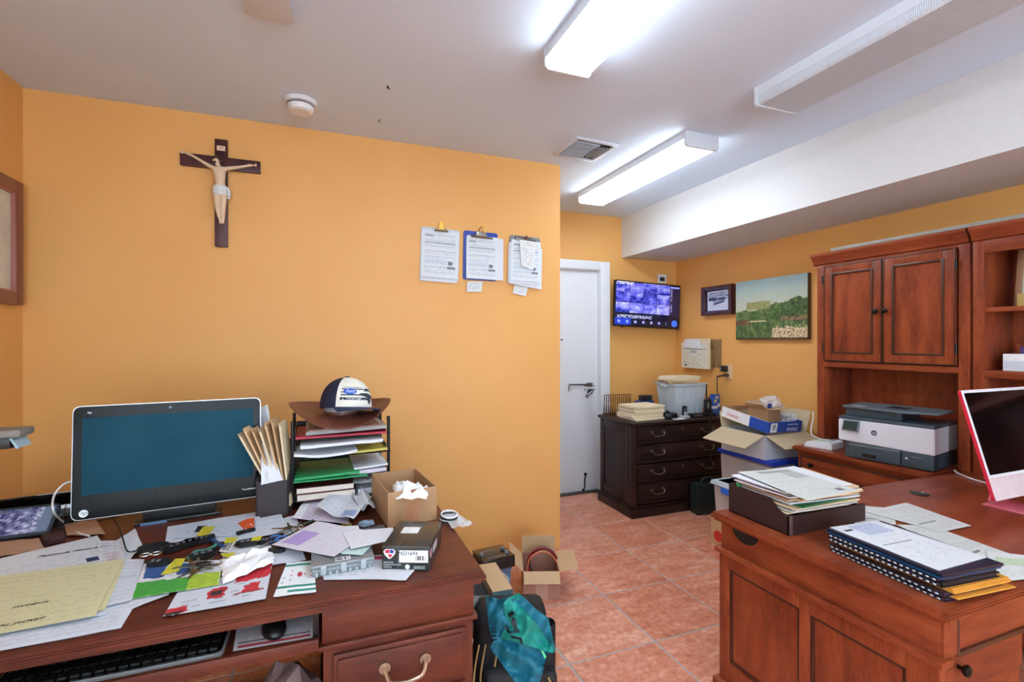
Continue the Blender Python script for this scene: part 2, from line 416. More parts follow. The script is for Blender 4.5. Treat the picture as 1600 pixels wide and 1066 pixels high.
fixture(1.985, 2.225, 2.30, 3.60, True, 'lit fluorescent ceiling light near the air vent and door')
fixture(.875, 1.085, .60, 1.88, True, 'lit fluorescent ceiling light cut off by the top edge')
fixture(1.97, 2.24, .35, 1.80, False, 'unlit ceiling light with ribbed lens beside the soffit')
fixture(.875, 1.085, -1.9, -.62, True, 'added unseen ceiling light behind the camera')  # unseen extra fixture, added for overall brightness
fixture(-.55, -.34, -1.2, .08, True, 'added unseen ceiling light over the left side behind the camera')  # another fixture out of view, put in only to raise the light level
# vent: square diffuser with three banks of slats
vt = T('ceiling_vent', 'white louvred air vent in the ceiling by the partition corner', 'air vent', (1.575, 2.765, ZC), rz=math.radians(2))
s_ = .155
fb = B()
for sx, sy, dx, dy in ((0, 1, 2 * s_, .025), (0, -1, 2 * s_, .025), (1, 0, .025, 2 * s_ - .05), (-1, 0, .025, 2 * s_ - .05)): fb.box((sx * (s_ - .0125), sy * (s_ - .0125), -.006), (dx, dy, .012), bev=.003)
O('vent_frame', fb, metalw, vt)
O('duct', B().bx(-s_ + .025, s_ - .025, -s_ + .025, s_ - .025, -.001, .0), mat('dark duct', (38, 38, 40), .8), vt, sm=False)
sl = O('slat', B().box((0, 0, 0), (.17, .003, .012), rx=math.radians(-25)), metalw, vt, sm=False); sl.location = (-.045, -.11, -.012)
for k in range(1, 9): inst(sl, vt, (-.045, -.11 + k * .0275, -.012))
for k in range(5): inst(sl, vt, (.055 + k * .018, .0, -.012), rot=(0, 0, -PI / 2))
sd = T('smoke_detector', 'round white smoke detector on the ceiling above the crucifix', 'smoke detector', (-.11, 2.74, ZC))
O('base', B().lathe([(.078, 0), (.08, -.006), (.078, -.02), (.07, -.022)]), white, sd)
O('cover', B().lathe([(.064, -.024), (.066, -.04), (.06, -.055), (.045, -.062), (.03, -.058), (.012, -.06), (0, -.06)]), white, sd)
O('slot', B().lathe([(.0655, -.024), (.0665, -.0245), (.0665, -.029), (.0655, -.03)]), greyp, sd)
jb = T('ceiling_box', 'small white rectangular box on the ceiling at the top edge', 'ceiling box', (-.19, 1.92, ZC))
O('box_body', B().bx(-.075, .075, -.3, .1, -.03, 0, bev=.003), metalw, jb); O('cover_plate', B().bx(-.08, .08, -.31, .105, -.036, -.03, bev=.002), metalw, jb)
for k, (x, y) in enumerate(((606, 135), (592, 187))):
    q = pz(x, y, ZC); b = B().cyl((q.x, q.y, ZC - .004), .005 - k * .002, .008, 'z', 10).tube([(q.x, q.y, ZC - .006), (q.x + .008, q.y, ZC - .014)], .003 - k * .001, 6)
    W('ceiling_hook', b, bronze, ['tiny dark screw hook in the ceiling right of smoke detector', 'tiny faint nail in the ceiling near the orange wall'][k], 'hook')
# ------------------------------------------------------------------ helpers for furniture
def bail(cx, y, z, w_=.10, drop=.03, mt=None, r=.006):
    """curved drawer pull hung from two round rosettes, facing -Y"""
    b = B()
    for s in (-1, 1): b.cyl((cx + s * w_ / 2, y - .006, z), .016, .012, 'y', 16).cyl((cx + s * w_ / 2, y - .016, z), .008, .012, 'y', 12)
    return b.tube(cat([(cx - w_ / 2, y - .022, z), (cx - w_ / 2 + .012, y - .028, z - drop * .75), (cx - .012, y - .028, z - drop), (cx + .012, y - .028, z - drop), (cx + w_ / 2 - .012, y - .028, z - drop * .75), (cx + w_ / 2, y - .022, z)]), r)
def knobX(x, y, z, r=.015): return B().lathe([(.006, 0), (.006, .010), (r * .7, .014), (r, .020), (r * .95, .027), (r * .5, .031), (0, .032)], M=at(Matrix.Rotation(-PI / 2, 4, 'Y'), (x, y, z)), seg=20)
def knobY(x, y, z, r=.015): return B().lathe([(.006, 0), (.006, .010), (r * .7, .014), (r, .020), (r * .95, .027), (r * .5, .031), (0, .032)], M=at(Matrix.Rotation(PI / 2, 4, 'X'), (x, y, z)), seg=20)
def frameY(b, x0, x1, z0, z1, y, wd, d, bev=.003):
    b.bx(x0, x0 + wd, y, y + d, z0, z1, bev); b.bx(x1 - wd, x1, y, y + d, z0, z1, bev); b.bx(x0 + wd, x1 - wd, y, y + d, z1 - wd, z1, bev); b.bx(x0 + wd, x1 - wd, y, y + d, z0, z0 + wd, bev); return b
def frameX(b, y0, y1, z0, z1, x, wd, d, bev=.003):
    b.bx(x, x + d, y0, y0 + wd, z0, z1, bev); b.bx(x, x + d, y1 - wd, y1, z0, z1, bev); b.bx(x, x + d, y0 + wd, y1 - wd, z1 - wd, z1, bev); b.bx(x, x + d, y0 + wd, y1 - wd, z0, z0 + wd, bev); return b
def edge_top(poly, z1, th, step=.008):
    """table top with a stepped moulded edge"""
    cx = sum(p[0] for p in poly) / len(poly); cy = sum(p[1] for p in poly) / len(poly)
    def ins(d): return [(x - d * (1 if x > cx else -1), y - d * (1 if y > cy else -1)) for x, y in poly]
    b = B().prism(ins(step), th * .45, Matrix.Translation((0, 0, z1 - th * .45)), bev=.003)
    b.prism(poly, th * .42, Matrix.Translation((0, 0, z1 - th * .72)), bev=.004)
    b.prism(ins(step * 1.6), th * .4, Matrix.Translation((0, 0, z1 - th)))
    return b
# ------------------------------------------------------------------ left desk
DZ = .76
ld = T('office_desk', 'red brown wooden desk buried in papers under the crucifix wall', 'desk', (-.43, 1.93, 0))
def LD(b):      # local shift
    for v in b.bm.verts: v.co -= Vector((-.43, 1.93, 0))
    return b
O('desk_top', LD(edge_top([(-1.33, 1.392), (.457, 1.392), (.457, 2.5), (-1.33, 2.5)], DZ, .04)), walnut, ld)
for xa, xb in ((0.0, .425), (-1.30, -.90)):
    O('pedestal', LD(B().bx(xa, xb, 1.435, 2.46, .06, .605)), walnut_z, ld, sm=False); O('frieze', LD(B().bx(xa - .004, xb + .003, 1.43, 2.465, .62, .722, .003)), walnut, ld)
    O('moulding', LD(B().bx(xa - .012, xb + .012, 1.418, 2.47, .605, .62, .004)), walnut, ld); O('plinth', LD(B().bx(xa - .012, xb + .012, 1.42, 2.47, 0, .06, .006)), walnut, ld)
O('back_panel', LD(B().bx(-.9, 0, 2.40, 2.42, .1, .72)), walnut, ld, sm=False)
for z0, z1 in ((.445, .587), (.27, .425), (.08, .25)):
    dr = O('drawer', LD(B().bx(.024, .402, 1.423, 1.436, z0, z1, .004).bx(.036, .39, 1.415, 1.424, z0 + .012, z1 - .012, .004)), walnut, ld)
    O('handle', LD(bail(.218, 1.417, z0 + .085, .115, .04)), pewter, dr)
O('keyboard_shelf', LD(B().bx(-.885, -.012, 1.405, 1.83, .625, .643).bx(-.885, -.012, 1.398, 1.412, .622, .655, .003)), walnut, ld)
for xa in (-.885, -.027): O('slide_rail', LD(B().bx(xa, xa + .015, 1.42, 1.85, .643, .72)), mat('dark steel rail', (36, 34, 34), .4, .6), ld, sm=False)
kz = .643
kb = T('keyboard', 'black keyboard with a silver rim on the pull-out shelf', 'keyboard', (-.475, 1.52, kz))
O('rim', B().prism(rrect(.47, .19, .02), .012), mat('silver plastic', (190, 192, 194), .35, .5), kb); O('key_bed', B().prism(rrect(.462, .182, .018), .016), blackg, kb)
kk = None
for r_ in range(5):
    for k in range(19):
        p_ = (-.212 + k * .0236, -.07 + r_ * .035 if r_ else -.07, .016)
        if kk is None: kk = O('key', B().box((0, 0, .003), (.019, .026, .006), bev=.0015, seg=1), black, kb, sm=False); kk.location = p_
        else: inst(kk, kb, p_)
q = [pz(372, 968, kz + .002), pz(487, 952, kz + .002), pz(492, 996, kz + .002), pz(364, 1018, kz + .002)]
W('printed_card', B().sheet(q, .001), doc('red printed card', (224, 222, 226), (170, 60, 70), 14, 20, .75, .05, ((.05, .05, .95, .12, (190, 60, 70)), (0.05, .18, .95, .22, (60, 60, 66)))), 'white card with red print lying under the mouse', 'card')
mo = T('computer_mouse', 'black computer mouse on the pull-out keyboard shelf', 'mouse', pz(428, 988, kz + .004), rz=.2)
O('mouse_shell', B().sph((0, 0, .012), (.031, .055, .024), 3, lambda p: 1 if p.z > -.4 else .8 + .0 * p.z), black, mo); O('scroll_wheel', B().cyl((0, .03, .032), .009, .006, 'x', 14), greyp, mo)

# ------------------------------------------------------------------ right desk (peninsula) with carved left end
rd = T('office_desk', 'cherry wood desk at right with panelled end and iMac-style red computer', 'desk', (2.46, 1.15, 0))
rd['label'] = 'cherry wood desk at right with panelled end and red framed computer on it'
def RD(b):
    for v in b.bm.verts: v.co -= Vector((2.46, 1.15, 0))
    return b
O('desk_top', RD(edge_top([(1.465, .748), (3.44, .748), (3.44, 1.562), (1.465, 1.562)], DZ, .032)), cherry_x, rd)
O('frieze', RD(B().bx(1.5, 1.52, .785, 1.535, .622, .728, .003)), cherry, rd)
O('pull_recess', RD(B().prism([(-.062, 0)] + [(.062 * math.cos(t), -.05 * math.sin(t)) for t in [math.pi * (1 - k / 12) for k in range(1, 12)]] + [(.062, 0)], .002, at(UPX, (1.5, 1.415, .725)))), mat('dark recess', (24, 20, 20), .6), rd, sm=False, label='dark half-round finger pull')
O('moulding', RD(B().bx(1.478, 1.53, .768, 1.552, .602, .622, .005)), cherry, rd)
eb = B(); 
for y0, y1 in ((.785, .865), (1.155, 1.19), (1.50, 1.545)): eb.bx(1.5, 1.525, y0, y1, .09, .602, .003)
eb.bx(1.5, 1.525, .865, 1.155, .545, .602, .002).bx(1.5, 1.525, 1.19, 1.5, .545, .602, .002).bx(1.5, 1.525, .865, 1.155, .09, .17).bx(1.5, 1.525, 1.19, 1.5, .09, .17)
O('end_frame', RD(eb), cherry_z, rd)
for y0, y1 in ((.865, 1.155), (1.19, 1.5)):
    pn = O('end_panel', RD(B().bx(1.513, 1.523, y0, y1, .17, .545)), cherry_z, rd, sm=False)
    O('panel_moulding', RD(frameX(B(), y0, y1, .17, .545, 1.508, .014, .012, .004)), edge_d, pn)
O('plinth', RD(B().bx(1.475, 1.54, .77, 1.56, 0, .09, .008)), cherry, rd)
fb = B().bx(1.502, 1.56, .776, .80, .622, .728, .003).bx(1.572, 2.6, .786, .80, .622, .728, .002)
O('front_rail', RD(fb), cherry_x, rd)
O('front_bead', RD(B().bx(1.56, 1.572, .776, .80, .615, .728, .003).bx(1.572, 2.6, .778, .80, .61, .624, .003)), edge_d, rd)
O('drawer_case', RD(B().bx(1.56, 2.05, .86, 1.5, .08, .6)), cherry, rd, sm=False)
dr = O('drawer', RD(B().bx(1.575, 2.035, .846, .86, .44, .585, .003)), cherry_x, rd)
O('knob', RD(knobY(1.70, .846, .515, .017)), bronze, dr)
O('back_panel', RD(B().bx(1.55, 3.42, 1.50, 1.52, .08, .728)), cherry, rd, sm=False)
O('far_support', RD(B().bx(2.95, 3.42, .80, 1.5, .05, .728)), cherry, rd, sm=False)
g = pz(1437, 772, DZ); gm = T('cable_grommet', 'round dark grommet set into the right desktop', 'grommet', g)
gb = B(); gb.lathe([(.034, 0), (.036, .002), (.034, .004), (.0, .004)], seg=28); O('cap', gb, bronze, gm)
O('cable_slot', B().bx(.01, .032, -.007, .007, .004, .0045), blackg, gm, sm=False)
# ------------------------------------------------------------------ credenza and hutches on the right wall
cr = T('credenza', 'cherry wood credenza with drawer carrying the printer', 'cabinet', (3.17, 1.96, 0))
def CR(b):
    for v in b.bm.verts: v.co -= Vector((3.17, 1.96, 0))
    return b
O('credenza_top', CR(edge_top([(2.895, 1.565), (3.45, 1.565), (3.45, 2.352), (2.895, 2.352)], DZ, .03)), cherry, cr)
O('body', CR(B().bx(2.94, 3.44, 1.57, 2.335, .07, .73)), cherry_z, cr, sm=False)
O('plinth', CR(B().bx(2.92, 3.44, 1.568, 2.345, 0, .07, .006)), cherry, cr)
dr = O('drawer', CR(B().bx(2.926, 2.94, 1.59, 2.31, .598, .705, .003)), cherry, cr)
O('drawer_bead', CR(frameX(B(), 1.59, 2.31, .598, .705, 2.92, .012, .008, .003)), edge_d, dr); O('knob', CR(knobX(2.926, 2.225, .655)), bronze, dr)
O('waist_moulding', CR(B().bx(2.92, 2.94, 1.57, 2.345, .555, .585, .005)), cherry, cr)
for y0, y1 in ((1.59, 1.94), (1.955, 2.31)):
    dd = O('door', CR(B().bx(2.926, 2.94, y0, y1, .1, .54, .003)), cherry_z, cr); O('door_bead', CR(frameX(B(), y0 + .05, y1 - .05, .15, .49, 2.921, .012, .008, .003)), edge_d, dd)
HX, HB = 3.16, 3.44
def cornice(y0, y1, z, par, sh):
    b = B().prism([(0, 0), (-.012, .006), (-.014, .02), (-.03, .045), (-.042, .06), (-.042, .075), (HB - HX, .075), (HB - HX, 0)], y1 - y0, Matrix.Translation((HX, y1, z)) @ UPY)
    return O('cornice', sh(b), cherry, par)
def hutch1():
    h = T('hutch', 'cherry wood hutch with two panelled doors above the printer', 'hutch', (3.3, 1.945, DZ))
    def sh(b):
        for v in b.bm.verts: v.co -= Vector((3.3, 1.945, DZ))
        return b
    y0, y1, zt = 1.52, 2.368, 1.965
    O('side_panel', sh(B().bx(HX, HB, y1 - .05, y1, DZ, zt, .002)), cherry_z, h); O('side_panel', sh(B().bx(HX, HB, y0, y0 + .05, DZ, zt, .002)), cherry_z, h)
    O('back_panel', sh(B().bx(HB - .012, HB, y0 + .05, y1 - .05, DZ, zt)), cherry_z, h, sm=False)
    O('rail', sh(B().bx(HX, HX + .02, y0 + .05, y1 - .05, 1.277, 1.312, .002)), cherry, h); O('shelf', sh(B().bx(HX + .02, HB - .012, y0 + .05, y1 - .05, 1.285, 1.31)), cherry, h, sm=False)
    O('top_rail', sh(B().bx(HX, HX + .02, y0 + .05, y1 - .05, 1.952, zt)), cherry, h, sm=False); O('top_panel', sh(B().bx(HX + .02, HB, y0 + .05, y1 - .05, 1.945, zt)), cherry, h, sm=False)
    cornice(y0 - .0, y1 + .02, zt, h, sh)
    for a, c, ky, hy in ((1.945, 2.312, 1.972, 2.312), (1.577, 1.939, 1.918, 1.577)):
        dr = O('door', sh(frameX(B(), a, c, 1.318, 1.949, HX - .012, .058, .02, .002)), cherry_z, h)
        O('door_panel', sh(B().bx(HX - .004, HX + .004, a + .058, c - .058, 1.376, 1.891)), cherry_z, dr, sm=False)
        O('panel_moulding', sh(frameX(B(), a + .05, c - .05, 1.368, 1.899, HX - .018, .013, .014, .004)), edge_d, dr)
        O('door_bead', sh(frameX(B(), a, c, 1.318, 1.949, HX - .016, .006, .008, .002)), edge_d, dr)
        O('knob', sh(knobX(HX - .012, ky, 1.631, .017)), bronze, dr)
        for z in (1.41, 1.86): O('hinge', sh(B().cyl((HX - .014, hy + (.004 if hy > 2 else -.004), z), .0055, .055, 'z', 10)), bronze, dr)
    return h
hutch1()
def hutch2():
    h = T('hutch', 'cherry wood open shelf hutch at the right edge behind the red computer', 'hutch', (3.3, 1.08, DZ))
    def sh(b):
        for v in b.bm.verts: v.co -= Vector((3.3, 1.08, DZ))
        return b
    y0, y1, zt = .66, 1.508, 1.965
    O('side_panel', sh(B().bx(HX, HB, y1 - .046, y1, DZ, zt, .002)), cherry_z, h); O('side_panel', sh(B().bx(HX, HB, y0, y0 + .046, DZ, zt, .002)), cherry_z, h)
    O('back_panel', sh(B().bx(HB - .012, HB, y0 + .046, y1 - .046, DZ, zt)), cherry_z, h, sm=False)
    O('shelf', sh(B().bx(HX + .012, HB - .012, y0 + .046, y1 - .046, 1.598, 1.622, .003)), cherry, h); O('shelf', sh(B().bx(HX, HB - .012, y0 + .046, y1 - .046, 1.262, 1.30, .003)), cherry, h)
    O('top_rail', sh(B().bx(HX, HX + .02, y0 + .046, y1 - .046, 1.90, zt, .002)), cherry, h); O('top_panel', sh(B().bx(HX + .02, HB, y0 + .046, y1 - .046, 1.945, zt)), cherry, h, sm=False)
    cornice(y0 - .02, y1, zt, h, sh)
hutch2()
W('metal_strip', B().bx(HX - .03, HX + .05, 1.25, 2.25, 2.0405, 2.062, .002), mat('weathered grey metal', (150, 150, 142), .5, .3, .1), 'long grey metal strip lying on top of the hutches', 'strip')
# ------------------------------------------------------------------ dark lateral file cabinet
fc = T('file_cabinet', 'dark espresso file cabinet with four drawer fronts beside the white door', 'cabinet', (2.85, 3.60, 0))
x0, x1, y0, y1 = -.515, .515, -.255, .275
O('cabinet_top', B().bx(x0, x1, y0 - .006, y1, .752, .78, .008), espresso, fc)
O('body', B().bx(x0 + .03, x1 - .03, y0 + .03, y1 - .01, .09, .752), espresso_z, fc, sm=False)
O('corner_post', B().bx(x0 + .018, x0 + .06, y0 + .012, y0 + .06, .09, .752, .006), espresso_z, fc); O('corner_post', B().bx(x1 - .06, x1 - .018, y0 + .012, y0 + .06, .09, .752, .006), espresso_z, fc)
O('side_frame', frameX(B(), y0 + .06, y1 - .01, .1, .745, x0 + .022, .06, .012, .003), espresso_z, fc)
O('plinth', B().bx(x0, x1, y0, y1, 0, .075, .006).bx(x0 + .008, x1 - .008, y0 + .008, y1, .075, .095, .008), espresso, fc)
for k, (z0, z1) in enumerate(((.605, .74), (.445, .59), (.29, .43), (.115, .275))):
    dr = O('drawer', B().bx(x0 + .065, x1 - .065, y0 + .012, y0 + .03, z0, z1, .004).bx(x0 + .08, x1 - .08, y0 + .006, y0 + .014, z0 + .022, z1 - .012, .004), espresso, fc)
    O('drawer_lip', B().bx(x0 + .065, x1 - .065, y0 - .002, y0 + .012, z0, z0 + .018, .004), espresso, dr)
    for cx in (-.26, .26): O('handle', bail(cx, y0 + .006, (z0 + z1) / 2 + .02, .12, .03, r=.0055), mat('antique nickel', (120, 110, 100), .35, .85), dr)
    if k in (0, 2): O('lock', B().cyl((0, y0 + .004, (z0 + z1) / 2 + .03), .012, .008, 'y', 16), mat('antique nickel', (0, 0, 0)), dr)
# ------------------------------------------------------------------ crucifix
cx = T('crucifix', 'dark wooden crucifix with a pale figure on the orange wall', 'crucifix', (-.522, YA, 1.965))
cw = wood('crucifix wood', (48, 24, 26), (74, 38, 40), (92, 52, 52), 2, .45)
O('upright_beam', B().bx(-.031, .031, -.024, 0, 0, .59, .005), cw, cx); O('cross_beam', B().bx(-.192, .192, -.026, -.002, .425, .493, .005), cw, cx)
pl = O('plaque', B().bx(-.02, .02, -.028, -.0235, .525, .551, .001), mat('cream plaque', (226, 200, 176), .6), cx); text('INRI', .012, mat('red ink', (170, 60, 50), .6), pl, (0, -.0285, .538), RY)
def skin(name, J, E_, m, parent, sub=2, root=0):
    me = bpy.data.meshes.new(name); me.from_pydata([j[:3] for j in J], E_, []); o = bpy.data.objects.new(name, me); COL.objects.link(o)
    md = o.modifiers.new('skin', 'SKIN')
    if not me.skin_vertices: bpy.context.view_layer.objects.active = o
    for i, j in enumerate(J):
        r = j[3]; me.skin_vertices[0].data[i].radius = r if isinstance(r, tuple) else (r, r); me.skin_vertices[0].data[i].use_root = (i == root)
    md.use_smooth_shade = True
    s = o.modifiers.new('sub', 'SUBSURF'); s.levels = sub; s.render_levels = sub
    me.materials.append(m); o.parent = parent; return o
Y = -.045
J = [(0, Y, .275, (.026, .02)), (0, Y - .002, .31, .022), (-.002, Y - .003, .345, (.031, .02)), (-.003, Y - .004, .378, (.034, .02)), (-.005, Y - .004, .400, .012), (-.012, Y - .010, .414, .010), (-.018, Y - .014, .428, (.016, .017)), (-.022, Y - .016, .446, (.014, .016)),
     (-.040, Y, .396, .013), (-.085, Y + .004, .424, .0095), (-.130, Y + .008, .452, .0075), (-.150, Y + .01, .462, .009), (-.166, Y + .012, .466, .005),
     (.034, Y, .398, .013), (.080, Y + .004, .412, .0095), (.122, Y + .008, .428, .0075), (.142, Y + .01, .436, .009), (.158, Y + .012, .438, .005),
     (-.014, Y - .004, .245, .021), (-.012, Y - .016, .185, .0175), (-.006, Y - .004, .12, .0125), (0, Y + .006, .085, .008), (.002, Y - .006, .066, .009),
     (.015, Y - .004, .245, .021), (.014, Y - .014, .182, .0175), (.012, Y - .002, .12, .0125), (.012, Y + .006, .085, .008), (.010, Y - .008, .064, .009)]
E_ = [(0, 1), (1, 2), (2, 3), (3, 4), (4, 5), (5, 6), (6, 7), (3, 8), (8, 9), (9, 10), (10, 11), (11, 12), (3, 13), (13, 14), (14, 15), (15, 16), (16, 17), (0, 18), (18, 19), (19, 20), (20, 21), (21, 22), (0, 23), (23, 24), (24, 25), (25, 26), (26, 27)]
fig = skin('figure', J, E_, mat('pale painted plaster', (222, 196, 164), .5, var=.06, scale=60), cx)
for zz, hx_, hz in ((-.166, .466, .466), (.158, .438, .438)):
    f = B()
    for k in range(5):
        sg = -1 if zz < 0 else 1
        a = (k - 2) * .28
        f.tube([(zz, Y + .01, hz), (zz + sg * .011 * math.cos(a), Y + .006, hz + .011 * math.sin(a)), (zz + sg * .018 * math.cos(a), Y - .002, hz + .017 * math.sin(a))], .0024, 6)
    O('hand_fingers', f, mat('pale painted plaster', (0, 0, 0)), fig)
O('hair', B().sph((-.016, Y - .004, .452), (.018, .016, .015), 2).sph((.000, Y - .004, .432), (.009, .012, .02), 2).sph((-.022, Y - .026, .420), (.007, .006, .008), 2), mat('brown painted hair', (70, 42, 30), .6), fig)
lc = B().lathe([(.030, .232), (.036, .245), (.036, .268), (.031, .288), (.027, .290)], (0, Y - .003, 0), 20, 1.05, .85)
lc.tube(cat([(.03, Y - .015, .28), (.042, Y - .012, .262), (.044, Y - .01, .235), (.040, Y - .008, .215)]), .008)
O('loincloth', lc, mat('white painted cloth', (214, 220, 222), .5), fig)
fig.scale = (1, 1, .914); fig.location = (0, 0, .0615)
O('gold_fold', B().sph((.043, Y - .01, .228), (.008, .007, .012), 2), mat('gold paint', (176, 128, 60), .4, .4), fig)
# ------------------------------------------------------------------ clipboards
form = doc('invoice form', (228, 236, 242), (90, 100, 115), 40, 30, .55, .08, ((.08, .30, .68, .42, (206, 216, 226)), (.70, .20, .92, .25, (120, 130, 140)), (.72, .28, .84, .36, (110, 120, 130)), (.08, .86, .30, .90, (160, 168, 178)), (.08, .72, .92, .745, (150, 160, 172))), rules=9)
def clip_butterfly(b, x, z, s=1.0):
    b.prism([(-.045, 0), (.045, 0), (.036, .018), (.02, .022), (-.02, .022), (-.036, .018)], .012, at(UPY, (x, -.012, z)), bev=.002)
    b.tube([(x - .045, -.024, z + .001), (x + .045, -.024, z + .001)], .004)
    return b
def clipboard(px, w_, h_, roll, label, boardm, nsheet, kind, sheetm, skew):
    p = py(*px, YA)
    t = T('clipboard', label, 'clipboard', (p.x, YA, p.z), group='clipboards on the orange wall'); t.rotation_euler = (0, roll, 0)
    O('board', B().prism([(x + w_ / 2, y - h_ / 2) for x, y in rrect(w_, h_, .015)], .006, at(UPY, (0, -.001, 0))), boardm, t)
    for k in range(nsheet):
        dx, dz, rr = skew[k % len(skew)]
        sw, shh = (.238, .305) if kind == 0 else (.216, .279)
        q = [Vector((.5 * (w_ - sw) + dx + a * sw + rr * (1 - b_) * .0, -.008 - k * .0025, -.022 + dz - (1 - b_) * shh + a * rr)) for a, b_ in ((0, 1), (1, 1), (1, 0), (0, 0))]
        O('paper', B().sheet(q, .0015, 4, 8, fn=lambda u, v, k=k: -(.010 * v * v * (1 if k else .6)) , off=Vector((0, 1, 0))), sheetm if k == nsheet - 1 else paperw, t)
    zc = -.02
    if kind == 0:
        brass = mat('brass', (170, 120, 50), .3, .9); b = clip_butterfly(B(), w_ / 2, zc); o = O('clip', b, mat('bronze clip', (110, 96, 76), .35, .8), t)
        O('clip_lever', B().prism([(-.018, 0), (.018, 0), (.012, .03), (0.016, .04), (0, .052), (-.016, .04), (-.012, .03)], .004, at(UPY, (w_ / 2, -.022, zc + .012))).cyl((w_ / 2, -.028, zc + .05), .007, .004, 'y', 12), brass, o)
    elif kind == 1:
        o = O('clip', clip_butterfly(B(), w_ / 2, zc - .02).box((w_ / 2, -.016, zc + .006), (.07, .012, .03), bev=.004), mat('nickel clip', (150, 140, 128), .3, .85), t)
        O('clip_bar', B().tube([(w_ / 2 - .075, -.03, zc - .018), (w_ / 2 + .075, -.03, zc - .022)], .0055), mat('bronze clip', (0, 0, 0)), o)
        O('wire_loop', B().tube(cat([(w_ / 2 - .02, -.02, zc + .012), (w_ / 2 - .008, -.022, zc + .045), (w_ / 2 + .008, -.022, zc + .045), (w_ / 2 + .02, -.02, zc + .012)]), .003), mat('brass', (170, 120, 50), .3, .9), o)
    else:
        o = O('clip', B().box((w_ / 2, -.016, zc - .002), (.15, .02, .03), bev=.004), mat('grey steel clip', (110, 108, 104), .35, .8), t)
        for dx in (-.045, .045): O('rivet', B().cyl((w_ / 2 + dx, -.027, zc - .002), .005, .004, 'y', 10), chrome, o)
        O('hanging_hook', B().cyl((w_ / 2, -.03, zc + .006), .008, .01, 'y', 10).tube([(w_ / 2, -.03, zc + .006), (w_ / 2, -.034, zc + .022)], .004), mat('red brown metal', (110, 50, 40), .4, .5), o)
    return t
cb1 = clipboard((658, 354), .25, .335, math.radians(2), 'leftmost clipboard with white form under a brass butterfly clip', mat('pale board', (186, 200, 212), .4), 2, 0, form, [(-.004, -.016, 0), (.0, .008, .0)])
cb2 = clipboard((724, 360), .235, .32, math.radians(1), 'middle blue clipboard with white forms and a wire-loop clip', mat('royal blue plastic', (30, 60, 160), .35), 4, 1, form, [(.028, -.012, 0), (.05, -.012, 0), (.016, -.008, 0), (.008, -.014, 0)])
cb3 = clipboard((796, 367), .225, .32, math.radians(2), 'rightmost clipboard with a curled thick wad of papers', mat('grey board', (130, 132, 130), .4), 6, 2, form, [(0, -.03, -.01), (-.012, -.03, .012), (.02, -.035, -.02), (.008, -.02, 0), (-.005, -.03, .005), (.004, -.01, 0)])
tagm = doc('printed tag', (232, 236, 238), (90, 94, 100), 7, 10, .7, .12)
def taped(px4, label, dy=.012):
    W('paper_tag', B().sheet([py(x, y, YA - dy) for x, y in px4], .001, off=Vector((0, -1, 0))), tagm, label, 'paper tag')
taped(((730, 440), (754, 440), (752, 456), (729, 456)), 'small white slip hanging below the middle blue clipboard')
taped(((804, 446), (825, 449), (821, 463), (801, 458)), 'small white slip hanging below the rightmost clipboard')
O('receipt', B().sheet([py(812, 374, YA - .034) - cb3.location, py(838, 377, YA - .034) - cb3.location, py(835, 421, YA - .036) - cb3.location, py(816, 414, YA - .034) - cb3.location], .001, off=Vector((0, -1, 0))), doc('receipt print', (236, 238, 236), (120, 120, 125), 14, 8, .6, .1), cb3)
# ------------------------------------------------------------------ picture on the left wall
pf = T('framed_picture', 'red brown framed picture cut off by the left edge', 'picture', (XL, 2.668, 1.62))
fp = [(0, 0), (.012, .0), (.022, .012), (.02, .022), (.03, .032), (.026, .055), (.012, .065), (0, .065)]
fm = mat('mahogany frame', (122, 58, 48), .35, coat=.3)
L_, H_ = .72, .585
fb = B().bx(0, .03, -L_ / 2, -L_ / 2 + .062, 0, H_, .006).bx(0, .03, L_ / 2 - .062, L_ / 2, 0, H_, .006).bx(0, .0295, -L_ / 2 + .05, L_ / 2 - .05, H_ - .062, H_, .006).bx(0, .0295, -L_ / 2 + .05, L_ / 2 - .05, 0, .062, .006)
O('frame', fb, fm, pf)
O('inner_bead', frameX(B(), -L_ / 2 + .056, L_ / 2 - .056, .056, H_ - .056, .012, .012, .014, .003), mat('pale red bead', (168, 104, 92), .4), pf)
m_, b_ = new('aged print', .5); u, v, _ = sep(coords('UV')); n_ = nz(vec(u, v), 6, 4)
c_ = ramp(n_, [(.3, (196, 190, 170)), (.7, (214, 208, 190))]); lk(mixc((u > .55) * (u < .82) * (v > .12) * (v < .22), c_, lin((58, 82, 84))), b_.inputs['Base Color'])
O('print', B().quad([(.012, -L_ / 2 + .06, H_ - .06), (.012, L_ / 2 - .06, H_ - .06), (.012, L_ / 2 - .06, .06), (.012, -L_ / 2 + .06, .06)]), m_, pf, sm=False)
O('glass', B().quad([(.0135, -L_ / 2 + .06, H_ - .06), (.0135, L_ / 2 - .06, H_ - .06), (.0135, L_ / 2 - .06, .06), (.0135, -L_ / 2 + .06, .06)]), mat('picture glass', (255, 255, 255), .03, var=0, alpha=.08), pf, sm=False)
